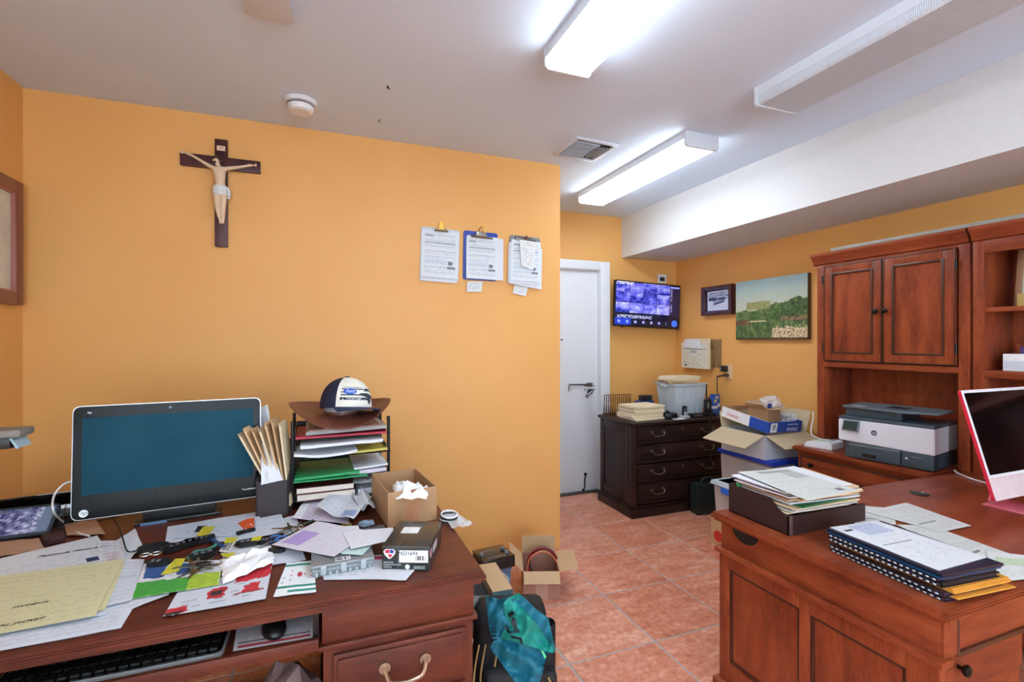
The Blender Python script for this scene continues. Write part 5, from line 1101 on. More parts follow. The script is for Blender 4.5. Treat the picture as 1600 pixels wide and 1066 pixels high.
# --- backpack
bp = T('backpack', 'black backpack with tan piping standing against the desk', 'backpack', (.635, 1.66, 0), rz=math.radians(-16)); bp.scale = (.92, .92, 1); bkm = mat('black nylon', (22, 22, 25), .7, bmp=.0006)
O('main_compartment', B().box((0, .03, .25), (.29, .16, .48), bev=.055, seg=4), bkm, bp); O('front_pocket', B().box((.01, -.075, .17), (.24, .08, .28), bev=.035, seg=4), bkm, bp); O('side_pocket', B().box((.15, .0, .14), (.06, .12, .24), bev=.022, seg=3), bkm, bp)
pip = mat('tan piping', (176, 140, 86), .6)
O('grab_handle', B().tube(cat([(-.03, .0, .47), (.0, -.04, .515), (.06, -.05, .52), (.10, -.03, .48)]), .016, 10), bkm, bp)
O('piping', B().tube(cat([(.05, -.055, .50), (.09, -.07, .47), (.115, -.075, .42), (.125, -.075, .36)]), .004), pip, bp)
for x in (-.125, -.10, -.05): O('piping', B().tube(cat([(x, -.055, .38), (x - .02, -.075, .27), (x - .005, -.09, .16), (x, -.07, .03)]), .0035), pip, bp)
O('piping', B().tube(cat([(.14, -.07, .26), (.165, -.07, .20), (.15, -.075, .13), (.145, -.08, .15)]), .0035), pip, bp)
O('bottle_sleeve', B().lathe([(.032, 0), (.036, .17), (.036, .38), (.033, .385), (.031, .38), (.03, .2), (0, .2)], (.150, .03, .02), 24), bkm, bp, label='open black side tube')
O('shoulder_buckle', B().box((-.16, -.06, .44), (.03, .015, .035), bev=.004), black, bp); O('d_ring', B().torus((-.165, -.075, .405), .017, .0025, (PI / 2, 0, .3)), chrome, bp); O('strap', B().tube(cat([(-.13, .06, .49), (-.165, 0, .47), (-.165, -.06, .43)]), .012, 8), greyp, bp)
# --- jersey draped over the backpack
def cloth(name, poly, c0, m, parent, off=0, amp=.013, seed=0, cuts=4, thick=.004, cx=815, wd=60., sm=True):
    b = B(); fs = b.bm.faces.new([b.bm.verts.new((x, y, 0)) for x, y in poly]); bmesh.ops.triangulate(b.bm, faces=[fs])
    for _ in range(cuts): bmesh.ops.subdivide_edges(b.bm, edges=[e for e in b.bm.edges if e.calc_length() > 4], cuts=1); bmesh.ops.triangulate(b.bm, faces=b.bm.faces[:])
    for v in b.bm.verts:
        x, y = v.co.x, v.co.y; k = (x - cx) / wd
        c = c0 + .055 * k * k + .10 * max(0, (960 - y) / 60) ** 2 - off
        c += amp * (math.sin((x * .9 + y * .55) * .11 + seed) + noise.noise(Vector((x * .05, y * .05, seed))) + .9 * math.sin((x * .5 - y * .8) * .19 + seed * 2) + .6 * math.sin((x * .9 + y * .2) * .3 + 2 * noise.noise(Vector((x * .04, y * .04, seed)))) + .5 * noise.noise(Vector((x * .13, y * .13, seed + 5)))) * (0 if off and amp == 0 else 1)
        v.co = CAMP + ray(x, y) * c
    fwd = Vector((math.sin(YAW), math.cos(YAW), 0))
    r = bmesh.ops.extrude_face_region(b.bm, geom=b.bm.faces[:]); 
    for v in [g for g in r['geom'] if isinstance(g, bmesh.types.BMVert)]: v.co += fwd * thick
    if parent: 
        for v in b.bm.verts: v.co -= parent.location
    return O(name, b, m, parent, sm=sm, ang=70)
jr = T('sports_jersey', 'teal and green sports jersey draped over the backpack', 'jersey', (.66, 1.46, .2))
teal = mat('blue teal jersey', (12, 104, 126), .6, bmp=.0004); grn = mat('green teal jersey', (14, 136, 124), .6, bmp=.0004); jblk = mat('jersey black print', (14, 24, 34), .6); lime = mat('lime jersey trim', (90, 210, 150), .6)
c_ = 1.555
cloth('jersey_back', [(759, 933), (770, 934), (781, 938), (796, 934), (812, 940), (838, 960), (855, 985), (862, 1010), (854, 1026), (845, 1063), (838, 1072), (807, 1072), (793, 1050), (778, 1030), (765, 1012), (771, 1003), (764, 981)], c_, teal, jr, seed=1)
cloth('jersey_front', [(787, 943), (794, 936), (810, 927), (824, 940), (838, 953), (857, 967), (862, 990), (868, 1017), (863, 1021), (840, 1014), (816, 1006), (798, 1002), (782, 997), (792, 975)], c_, grn, jr, off=.026, amp=.011, seed=2)
cloth('jersey_shoulder', [(812, 930), (824, 940), (838, 953), (857, 967), (862, 990), (867, 1015), (858, 1005), (845, 985), (828, 962), (815, 948)], c_, teal, jr, off=.032, amp=.011, seed=2)
for pl in ([(800, 964), (806, 968), (808, 982), (813, 988), (796, 990), (797, 987), (804, 986), (799, 974)], [(793, 960), (801, 955), (806, 962), (801, 961), (796, 966)], [(788, 980), (792, 978), (797, 988), (794, 990)], [(798, 994), (815, 997), (817, 1006), (814, 1006), (812, 1000), (798, 997)]):
    cloth('print', pl, c_, jblk, jr, off=.0345, amp=.011, seed=2, cuts=2, thick=.001)
for k in range(4): cloth('sleeve_stripe', [(766 + k * 1.2, 981 + k * 6), (774 + k * .8, 981 + k * 6), (775 + k * .8, 983 + k * 6), (767 + k * 1.2, 983.5 + k * 6)], c_, jblk, jr, off=.02, amp=0, cuts=1, thick=.001)
cloth('lime_trim', [(845, 1016), (849, 1018), (854, 1027), (851, 1030)], c_, lime, jr, off=.016, amp=0, cuts=2, thick=.002)
# ================================================================== things on and around the dark file cabinet
CZ = .78
# folder builder: cover leaf pair and pages, shared meshes
def folder_mesh(w_, d_, t):
    return B().bx(-w_ / 2, w_ / 2, -d_ / 2, d_ / 2, 0, .0012).bx(-w_ / 2 + .004, w_ / 2 - .004, -d_ / 2, d_ / 2 - .012, t - .0012, t).bx(-w_ / 2, w_ / 2, -d_ / 2, -d_ / 2 + .0015, .0012, t - .0012)
fproto = None
def folders(c, z, n, t, w_, d_, rz, group, labels, cov, jitter=.012):
    global fproto
    first = None
    for k in range(n):
        loc = (c[0] + random.uniform(-jitter, jitter), c[1] + random.uniform(-jitter, jitter), z + k * (t + .0006)); r = rz + random.uniform(-.05, .05)
        if first is None:
            first = T('manila_folder', labels[0], 'folder', loc, r, group); O('cover', folder_mesh(w_, d_, t), cov, first, sm=False); O('pages', B().bx(-w_ / 2 + .006, w_ / 2 - .008, -d_ / 2 + .004, d_ / 2 - .016, .0014, t - .0014), mat('page edges', (222, 212, 200), .8), first, sm=False)
        else: dup(first, loc, r, labels[min(k, len(labels) - 1)], group)
    return z + n * (t + .0006)
folders((2.565, 3.555), CZ + .0005, 8, .0145, .32, .24, math.radians(3), 'manila folders stacked on the file cabinet', ['manila folder in the thick stack on the file cabinet'] * 7 + ['topmost manila folder of the stack on the file cabinet'], mat('cream manila', (232, 216, 180), .7, var=.03))
wr_ = T('wire_sorter', 'bronze wire file sorter at the left of the cabinet top', 'file sorter', (2.50, 3.80, CZ), rz=math.radians(-6)); wm = mat('bronze wire', (96, 66, 44), .35, .7)
for k in range(13):
    y = -.0; x = -.13 + k * .0215; O('wire', B().tube(cat([(x - .04, -.06, .005), (x - .018, -.035, .13), (x, 0, .18), (x + .012, .03, .13), (x + .03, .06, .005)], 5), .0028, 6), wm, wr_)
O('base_rail', B().tube([(-.17, -.06, .004), (.16, -.06, .004)], .004), wm, wr_); O('base_rail', B().tube([(-.12, .06, .004), (.17, .06, .004)], .004), wm, wr_); O('top_rail', B().tube([(-.135, 0, .181), (.135, 0, .181)], .003), wm, wr_)
# tote
to = T('plastic_tote', 'frosted clear plastic tote on the file cabinet by the corner', 'tote', (3.095, 3.66, CZ), rz=math.radians(-2)); fm_ = mat('frosted plastic', (206, 218, 226), .35, var=.08, scale=6, alpha=.82)
O('tote_body', B().lathe([(.165, 0), (.196, .255), (.205, .262), (.207, .275), (.2, .277), (.192, .26), (.162, .006), (0, .006)], seg=4, sx=1.22, sy=.98, M=Matrix.Identity(4)), fm_, to, ang=20)
for ch_ in to.children:
    for v in ch_.data.vertices:
        x, y = v.co.x / 1.22, v.co.y / .98; v.co.x = (x - y) * .7071 * 1.22; v.co.y = (x + y) * .7071 * .98
O('lid_rim', B().bx(-.185, .185, -.152, .152, .277, .284, .003), mat('pale blue lid', (196, 210, 220), .35), to)
for s in (-1, 1): O('handle', B().box((s * .188, 0, .262), (.02, .10, .022), bev=.006), fm_, to)
for k in range(3): O('rib', B().bx(-.08 + k * .07, -.075 + k * .07, -.148, -.138, .02, .23), fm_, to, sm=False)
W('tote_contents', B().box((3.095, 3.66, CZ + .11), (.25, .2, .2), bev=.02), mat('mixed tan papers', (206, 188, 160), .8, var=.25, scale=9), 'tan and white papers inside the frosted tote', 'papers')
tz = CZ + .2845
folders((3.07, 3.66), tz, 3, .009, .30, .23, math.radians(-12), 'folders piled on the frosted tote', ['tan folder at the bottom of the pile on the tote', 'tan folder in the middle of the pile on the tote', 'pinkish folder third up on the tote'], manila2, .02)
folders((3.06, 3.655), tz + .030, 3, .011, .30, .23, math.radians(4), 'folders piled on the frosted tote', ['cream folder fourth up on the tote', 'cream folder fifth up on the tote', 'cream folder at the top of the pile on the tote'], mat('cream manila', (0, 0, 0)), .015)
q = T('ink_box', 'blue and black boxed supplies behind the manila stack', 'box', (2.80, 3.80, CZ), rz=.1); O('blue_box', B().bx(-.09, .07, -.04, .04, 0, .115, .002), mat('deep blue card', (24, 54, 128), .4), q); O('black_lid', B().bx(-.05, .06, -.035, .035, .115, .165, .006), black, q)
q = T('two_way_radio', 'black two-way radio with tall antenna on the file cabinet', 'radio', (3.205, 3.44, CZ), rz=-.1); O('radio_body', B().bx(-.03, .03, -.018, .018, .02, .15, .006), black, q); O('charger_base', B().bx(-.045, .06, -.04, .035, 0, .03, .006), black, q); O('antenna', B().cyl((-.012, 0, .215), .008, .14, 'z', 12, .0055), black, q); O('knob', B().cyl((.016, 0, .157), .008, .016, 'z', 12), black, q); O('clip', B().bx(-.02, .0, -.024, -.018, .07, .12, .002), greyp, q)
q = T('cordless_phone', 'silver cordless phone standing in its cradle', 'phone', (2.93, 3.415, CZ), rz=.05); O('cradle', B().bx(-.035, .035, -.03, .03, 0, .022, .006), mat('silver grey plastic', (170, 174, 176), .35), q); O('handset', B().prism(rrect(.042, .09, .014), .02, Matrix.Translation((0, .012, .062)) @ UPY, bev=.004), black, q); O('keypad', B().prism(rrect(.034, .035, .004), .001, Matrix.Translation((0, -.0085, .038)) @ UPY), mat('silver grey plastic', (0, 0, 0)), q); O('display', B().prism(rrect(.028, .02, .002), .001, Matrix.Translation((0, -.0085, .075)) @ UPY), mat('phone display', (90, 110, 120), .2), q)
q = T('camera', 'small black camera-like gadget beside the manila stack', 'gadget', (2.80, 3.45, CZ), rz=-.3); O('gadget_body', B().bx(-.055, .055, -.035, .035, 0, .05, .012), black, q); O('lens_ring', B().cyl((.03, -.035, .028), .02, .02, 'y', 20), blackg, q); O('grip', B().bx(-.05, -.01, -.03, .03, .05, .068, .006), black, q)
paper_q = [(2.80, 3.44, CZ + .0005), (2.92, 3.45, CZ + .0005), (2.90, 3.36, CZ + .0005), (2.78, 3.36, CZ + .0005)]
W('white_slip', B().sheet(paper_q, .001, 3, 3), paperw, 'white slip under the black gadget on the cabinet', 'paper')
q = T('desk_stand', 'black cable hub in front of the frosted tote', 'cable hub', (3.05, 3.42, CZ), rz=.05); O('hub_body', B().bx(-.06, .06, -.03, .03, 0, .035, .008), black, q)
for k in range(4): O('port', B().bx(-.045 + k * .027, -.028 + k * .027, -.032, -.03, .012, .024), greyp, q, sm=False)
for k, (x, y, r) in enumerate(((3.29, 3.47, .1), (3.345, 3.50, -.12))):
    q = T('ink_carton', ['blue and white ink carton standing right of two-way radio', 'taller blue and white ink carton nearest the right wall'][k], 'box', (x, y, CZ), rz=r); h = (.15, .18)[k]
    O('carton_body', B().bx(-.03, .03, -.03, .03, 0, h, .001), mat('ink carton blue', (36, 84, 172), .35), q); O('white_band', B().bx(-.0305, .0305, -.0305, .0305, h * .4, h * .56), white, q, sm=False); O('yellow_round', B().cyl((0, -.0308, h * .85), .016, .001, 'y', 18), mat('pale yellow print', (206, 196, 120), .5), q)
W('phone_cord', B().tube(cat([(3.20, 3.40, CZ + .012), (3.14, 3.345, CZ + .012), (3.12, 3.325, CZ - .02), (3.12, 3.318, .6), (3.135, 3.316, .5), (3.12, 3.318, .42), (3.16, 3.32, .36)]), .006), rubber, 'black cable hanging down the front of the file cabinet', 'cable')
# tool case
q = T('tool_case', 'dark green black plastic tool case on the floor by the cabinet', 'tool case', (3.035, 3.255, 0), rz=math.radians(-3)); tcm = mat('dark green plastic', (26, 38, 40), .45)
O('case_shell', B().bx(-.145, .145, -.05, -.002, 0, .255, .02), tcm, q); O('case_shell', B().bx(-.145, .145, .002, .05, 0, .255, .02), tcm, q)
O('carry_handle', B().tube(cat([(-.055, 0, .24), (-.05, 0, .285), (.05, 0, .285), (.055, 0, .24)]), .013, 10), tcm, q)
for x in (-.09, .09): O('latch', B().bx(x - .02, x + .02, -.058, -.048, .20, .245, .003), tcm, q)
for k in range(4): O('rib', B().bx(-.12, .12, -.054, -.048, .04 + k * .04, .052 + k * .04, .002), tcm, q)
# bins and boxes
def bin_(name, label, x0, x1, y0, y1, z0, z1, lidm, bodym, lidh=.03, taper=.03):
    t = T(name, label, 'bin', ((x0 + x1) / 2, (y0 + y1) / 2, z0)); hx_, hy = (x1 - x0) / 2, (y1 - y0) / 2; H = z1 - z0 - lidh
    b = B(); lo = [(-hx_ + taper, -hy + taper), (hx_ - taper, -hy + taper), (hx_ - taper, hy - taper), (-hx_ + taper, hy - taper)]; hi = [(-hx_ + .01, -hy + .01), (hx_ - .01, -hy + .01), (hx_ - .01, hy - .01), (-hx_ + .01, hy - .01)]
    A = [b.bm.verts.new((*p, 0)) for p in lo]; C = [b.bm.verts.new((*p, H)) for p in hi]
    for i in range(4): b.bm.faces.new((A[i], A[(i + 1) % 4], C[(i + 1) % 4], C[i]))
    b.bm.faces.new(A[::-1]); b.bm.faces.new(C)
    bmesh.ops.bevel(b.bm, geom=b.bm.edges[:], offset=.012, segments=2, affect='EDGES')
    O('bin_body', b, bodym, t); O('bin_lid', B().bx(-hx_, hx_, -hy, hy, H, H + lidh, .008).bx(-hx_ + .03, hx_ - .03, -hy + .03, hy - .03, H + lidh - .008, H + lidh, .003), lidm, t)
    O('lid_lip', B().bx(-hx_ - .004, hx_ + .004, -hy - .004, hy + .004, H + .002, H + .014, .004), lidm, t)
    for yy in (-hy + .004, hy - .004): O('latch', B().box((0, yy, H - .01), (.08, .012, .05), bev=.003), lidm, t)
    return t
clear = mat('milky clear plastic', (196, 190, 190), .3, var=.1, scale=5, alpha=.88)
bin_('storage_bin', 'large clear storage bin with dark blue lid under the white box', 2.86, 3.40, 2.47, 2.965, 0, .618, mat('royal blue lid', (28, 60, 176), .35), clear)
carton('cardboard_box', 'tan carton with a red dot on the floor behind right desk', (2.60, 2.36, 0), 0, .25, .40, .21, kraft_in, tp=False)
for o_2 in (bpy.data.objects[-1],): pass
rdot = [o for o in COL.objects if o.get('label') == 'tan carton with a red dot on the floor behind right desk'][0]
O('lid_panel', B().bx(.004, .246, .004, .396, .205, .209), kraft_in, rdot, sm=False); O('red_dot', B().cyl((-.001, .33, .07), .04, .001, 'x', 24), mat('red print', (200, 50, 46), .5), rdot)
bin_('storage_bin', 'small clear bin with pale blue lid behind the letter tray', 2.60, 2.85, 2.36, 2.76, .2105, .455, mat('pale blue lid', (0, 0, 0)), mat('milky clear plastic', (0, 0, 0)), taper=.02)
W('lid_clip', B().bx(2.592, 2.604, 2.48, 2.66, .385, .425, .003), mat('bright blue clip', (40, 110, 220), .35), 'bright blue clip on the small clear bin', 'clip')
lc_ = [o for o in COL.objects if o.name.startswith('lid_clip')][0]; sbn = [o for o in COL.objects if o.get('label') == 'small clear bin with pale blue lid behind the letter tray'][0]
lc_.parent = sbn; lc_.matrix_parent_inverse = Matrix.Translation(-sbn.location); del lc_['label']; del lc_['category']
wbx = carton('cardboard_box', 'white open carton with spread flaps on the blue lidded bin', (2.87, 2.535, .6185), 0, .40, .40, .17, mat('white card', (206, 210, 216), .7, var=.03), (('L', -22, .20), ('F', -22, .17), ('R', 70, .16), ('B', 80, .12)), tp=False, inner=mat('flap brown', (190, 170, 138), .8))
stp = T('paper_carton_lid', 'upturned blue and white shallow carton lid on the white box', 'box', (2.90, 2.54, .80), rz=math.radians(3)); stp.rotation_euler = (math.radians(9), math.radians(2), math.radians(3)); sblue = mat('office blue card', (26, 74, 166), .4); W_, D_, H2 = .345, .42, .082
O('lid_floor', B().bx(0, W_, 0, D_, 0, .004), kraft, stp, sm=False); O('lid_wall', B().bx(0, W_, 0, .004, .004, H2), sblue, stp, sm=False); O('lid_wall', B().bx(0, W_, D_ - .004, D_, .004, H2), kraft, stp, sm=False); O('lid_wall', B().bx(0, .004, .004, D_ - .004, .004, H2), white, stp, sm=False); O('lid_wall', B().bx(W_ - .004, W_, .004, D_ - .004, .004, H2), sblue, stp, sm=False)
O('inner_lining', B().bx(.0042, .0052, .005, D_ - .005, .004, H2 - .001), kraft, stp, sm=False); O('blue_corner', B().bx(-.0012, 0, 0, .16, .001, H2 - .001), sblue, stp, sm=False)
O('number_label', B().bx(.02, .085, -.0012, 0, .008, H2 - .008), white, stp, sm=False); text('8', .055, inkm, stp, (.052, -.0016, .043), (PI / 2, 0, 0)); text('STAPLES', .032, white, stp, (.245, -.0012, .026), (PI / 2, PI, 0)); text('Multipurpose Paper', .014, white, stp, (.245, -.0012, .060), (PI / 2, PI, 0))
text('STAPLES', .028, mat('red print', (0, 0, 0)), stp, (-.0016, .31, .034), (PI / 2, 0, -PI / 2))
bin2 = carton('cardboard_box', 'small brown open box sitting inside the blue shallow carton', (2.97, 2.60, .835), math.radians(8), .15, .15, .125, kraft, (('F', 5, .07), ('L', 30, .08), ('B', 60, .05)), tp=False, inner=kraft_in)
crumple((3.11, 2.70, .955), (.075, .07, .05), mat('clear film', (0, 0, 0)), 'plastic_bag', 'clear plastic bag bulging from the small brown box', 'bag', 3, .4, 1.8)
crumple((3.19, 2.62, .85), (.06, .06, .045), mat('clear film', (0, 0, 0)), 'plastic_wrap', 'crumpled clear wrap at right inside the blue carton', 'wrap', 8, .4, 1.8)
W('blue_tape', B().prism(rrect(.03, .02, .004), .03, Matrix.Translation((3.06, 2.66, .96))), mat('deep blue card', (0, 0, 0)), 'small blue piece under the clear bag', 'box')
# ================================================================== printer, router
LTZ = DZ
pr_ = T('printer', 'white and slate inkjet printer on the credenza', 'printer', (2.905, 2.035, DZ), rz=math.radians(-79)); slate = mat('slate plastic body', (62, 78, 88), .4, var=.02); slate2 = mat('light slate plastic', (96, 112, 120), .4, var=.02); pw = mat('printer white', (222, 224, 232), .4, var=.01)
O('lower_body', B().bx(.03, .455, .0, .32, .0, .10, .008), slate, pr_)
O('paper_tray', B().bx(.06, .31, -.02, .05, .008, .075, .006), slate, pr_); O('tray_top', B().bx(.06, .31, -.022, .05, .075, .088, .003), slate2, pr_); O('tray_grip', B().bx(.13, .20, -.0235, -.019, .02, .04, .001), black, pr_); O('tray_corner', B().bx(.318, .455, -.016, .05, .006, .088, .006), slate, pr_)
O('white_front', B().prism([(0, .10), (.458, .086), (.458, .225), (0, .225)], .33, Matrix.Translation((0, .318, 0)) @ UPY, bev=.004), pw, pr_)
O('scanner_deck', B().bx(.0, .458, -.01, .318, .225, .243, .005), slate, pr_)
O('scanner_lid', B().bx(.02, .30, .03, .30, .243, .290, .008), slate, pr_); O('document_feeder', B().prism([(.005, .02), (.30, -.015), (.455, .06), (.455, .29), (.30, .30), (.005, .30)], .012, Matrix.Translation((0, 0, .292)), bev=.003), slate2, pr_); O('feed_slot', B().bx(.20, .30, .10, .18, .304, .3055), black, pr_, sm=False)
sp = O('control_panel', B().box((.072, -.024, .193), (.085, .012, .066), rx=math.radians(-24), bev=.004), slate2, pr_); O('touchscreen', B().box((.072, -.0306, .193), (.072, .002, .052), rx=math.radians(-24)), mat('dark green display', (40, 58, 50), .15), sp)
lg = O('logo', B().cyl((.185, -.0125, .165), .015, .002, 'y', 28), mat('logo slate', (60, 78, 92), .4), pr_); text('hp', .022, pw, lg, (.185, -.0142, .166), RY, shear=.35)
text('HP OfficeJet Pro'[3:], .009, mat('pale ink', (150, 166, 176), .5), pr_, (.385, -.0168, .066), RY); O('status_sticker', B().bx(.333, .343, -.0168, -.016, .048, .058), white, pr_, sm=False)
O('print_note', B().bx(.05, .12, .03, .07, .304, .3046), mat('lilac note', (190, 180, 200), .5), pr_, sm=False)
rt_ = T('modem', 'flat white modem beside the printer on the credenza', 'modem', (2.945, 2.30, DZ), rz=math.radians(-80)); O('modem_body', B().prism([(0, 0), (.17, 0), (.17, .04), (.15, .05), (.02, .035), (0, .018)], .16, Matrix.Translation((0, .16, 0)) @ UPY, bev=.004), pw, rt_) 
O('light_strip', B().bx(.04, .14, .03, .036, .046, .0505), mat('green strip', (150, 190, 120), .4), rt_, sm=False); O('vent', B().bx(.11, .145, .09, .11, .049, .0515), greyp, rt_, sm=False)
W('white_cable', B().tube(cat([(3.02, 2.23, DZ + .05), (3.06, 2.33, DZ + .06), (3.10, 2.365, DZ + .10), (3.145, 2.385, DZ + .16), (3.16, 2.40, DZ + .20)]), .0035), white, 'white cable curving from the modem toward the wall', 'cable')
W('white_cable', B().tube(cat([pz(1496, 740, DZ + .006), pz(1491, 735, DZ + .006), pz(1500, 741, DZ + .005), pz(1520, 749, DZ + .005), pz(1545, 756, DZ + .005), pz(1572, 764, DZ + .006)]), .004), white, 'white cable on the right desk leading to the red computer', 'cable')
# ================================================================== red framed computer
im = T('desktop_computer', 'slim red and white desktop computer with dark screen on right desk', 'computer', (2.674, 1.13, DZ)); red = mat('red aluminium', (214, 40, 66), .35, .3); pink = mat('pale pink glass', (222, 206, 212), .25, coat=.3); IW, IH = .548, .43
Mi = Matrix.Translation((0, 0, .283)) @ Matrix.Rotation(math.radians(-15), 4, 'X')
O('red_shell', B().prism(rrect(IW, IH, .012), .012, Mi @ Matrix.Translation((0, .012, 0)) @ UPY, bev=.001), red, im)
O('chin', B().prism([(-IW / 2 + .001, -IH / 2 + .001), (IW / 2 - .001, -IH / 2 + .001), (IW / 2 - .001, -IH / 2 + .082), (-IW / 2 + .001, -IH / 2 + .082)], .002, Mi @ Matrix.Translation((0, .0, 0)) @ UPY), pink, im, sm=False)
O('white_border', B().prism([(-IW / 2 + .001, -IH / 2 + .083), (IW / 2 - .001, -IH / 2 + .083), (IW / 2 - .001, IH / 2 - .001), (-IW / 2 + .001, IH / 2 - .001)], .002, Mi @ UPY), pw, im, sm=False)
O('screen', B().prism([(-IW / 2 + .012, -IH / 2 + .096), (IW / 2 - .012, -IH / 2 + .096), (IW / 2 - .012, IH / 2 - .013), (-IW / 2 + .012, IH / 2 - .013)], .001, Mi @ Matrix.Translation((0, -.002, 0)) @ UPY), mat('dark glossy screen', (9, 9, 11), .12, spec=.3), im, sm=False)
O('webcam', B().cyl(Mi @ Vector((0, -.0025, IH / 2 - .007)), .002, .001, 'y', 12), black, im)
O('stand_neck', B().prism([(-.075, 0), (.075, 0), (.075, .20), (-.075, .20)], .006, Matrix.Translation((0, .06, .02)) @ Matrix.Rotation(math.radians(10), 4, 'X') @ UPY), mat('pink aluminium', (226, 120, 140), .4, .2), im)
O('stand_foot', B().bx(-.085, .085, -.09, .075, 0, .006, .002), mat('pink aluminium', (0, 0, 0)), im)
# ================================================================== letter tray with documents
tm2 = mat('dark brown tray', (50, 32, 32), .5)
tr = T('letter_tray', 'dark brown letter tray overflowing with papers on the right desk', 'letter tray', (1.535, 1.255, DZ)); TX, TY = .40, .275
O('tray_floor', B().bx(0, TX, 0, TY, 0, .004), tm2, tr, sm=False)
O('side_wall', B().prism([(0, 0), (TY, 0), (TY, .112), (.08, .112), (.05, .085), (.02, .068), (0, .068)], .006, at(Matrix.Rotation(PI / 2, 4, 'Z') @ UPY, (0, 0, 0))), tm2, tr, sm=False)
O('side_wall', B().bx(TX - .006, TX, .03, TY, .004, .112), tm2, tr, sm=False); O('back_wall', B().bx(.006, TX - .006, TY - .006, TY, .004, .112), tm2, tr, sm=False); O('front_wall', B().bx(.018, TX, 0, .006, .004, .068), tm2, tr, sm=False); O('corner_post', B().bx(0, .018, -.002, .010, 0, .07, .003), mat('worn brown edge', (84, 66, 64), .5), tr)
layers = [(manila, 'cream folder at the bottom of the letter tray pile'), (paperw, 'white sheets low in the letter tray pile'), (mat('pinkish paper', (230, 206, 194), .7), 'pinkish papers low in the letter tray pile'), (manila, 'cream folder below the green folder in letter tray pile'), (mat('green folder 2', (30, 128, 80), .5), 'green folder corner showing in the letter tray pile'), (paperw, 'white sheets just above the green folder in letter tray'), (manila2, 'tan folder in the middle of the letter tray pile'), (mat('peach folder', (236, 196, 148), .7), 'peach folder in the upper letter tray pile'), (manila, 'cream folder high in the letter tray pile'), (mat('lilac paper', (216, 206, 216), .7), 'lilac tinted sheet high in the letter tray pile'), (manila2, 'tan folder just under the top newspaper-like sheet'), (paperw, 'white sheets just under the top sheet of letter tray')]
lay0 = [(1545, 0)]
for k, (m, lab) in enumerate(layers):
    z = DZ + .074 + k * .0065 if k else DZ + .071; ox = [0, .015, .03, .01, .035, .02, .03, .04, .05, .0, .03, .0][k] - .006; oy = [0, -.006, .01, -.018, -.01, -.005, .006, -.012, .01, -.004, .006, .01][k]
    a = [.0, .02, -.02, .03, .10, -.04, -.06, .05, -.08, .02, -.05, .0][k]
    bs_ = Matrix.Translation((1.715 + ox, 1.385 + oy, z)) @ Matrix.Rotation(a, 4, 'Z'); w2, h2 = .35 / 2, .245 / 2
    if k == 0: w2, h2 = .165, .115
    qd = [bs_ @ Vector(p) for p in ((-w2, h2, .0), (w2, h2, .004), (w2, -h2, -.006), (-w2, -h2, 0))]
    W('folder' if 'folder' in lab else 'document', B().sheet(qd, .004, 10, 6, fn=lambda u, v, k=k: .0015 * noise.noise(Vector((u * 4 + k, v * 3, k)))), m, lab, 'folder' if 'folder' in lab else 'paper')
news = doc('grey printed page', (216, 218, 214), (120, 122, 120), 40, 40, .6, .05, ((.3, .86, .95, .95, (150, 152, 150)), (.66, .60, .95, .85, (170, 172, 170)), (.74, .08, .86, .16, (120, 116, 116))), top=.84)
paper(((1152, 738), (1230, 733), (1343, 767), (1262, 783)), DZ + .155, news, 'grey printed page on top of the letter tray pile', seed=31, wav=.001)
W('green_tab', B().sheet([pz(1150, 755, DZ + .115), pz(1157, 754, DZ + .115), pz(1160, 760, DZ + .115), pz(1152, 761, DZ + .115)], .001, 1, 1), mat('green folder', (0, 0, 0)), 'small green tab at the back corner of the letter tray', 'tab')
# loose pages on the right desk
pg = doc('grey dense page', (218, 220, 216), (130, 134, 134), 44, 34, .65, .05, ((.1, .3, .6, .33, (120, 124, 124)),))
paper(((1340, 790), (1395, 795), (1400, 820), (1335, 822)), DZ + .001, pg, 'grey printed page beside the letter tray', seed=32, wav=.0006)
paper(((1352, 800), (1416, 786), (1518, 822), (1470, 832)), DZ + .0035, pg, 'grey printed page lying flat behind the navy stack', seed=33, wav=.0006)
paper(((1400, 820), (1455, 822), (1595, 872), (1570, 900)), DZ + .0015, pg, 'printed page tucked under the right side of navy stack', seed=34, wav=.0006)
paper(((1540, 862), (1640, 872), (1650, 900), (1560, 910)), DZ + .004, doc('green headed page', (226, 228, 224), (150, 170, 140), 12, 12, .4, .1, ((.1, .5, .6, .8, (190, 206, 176)),)), 'page with pale green print at the right edge of the desk', seed=35, wav=.0006)
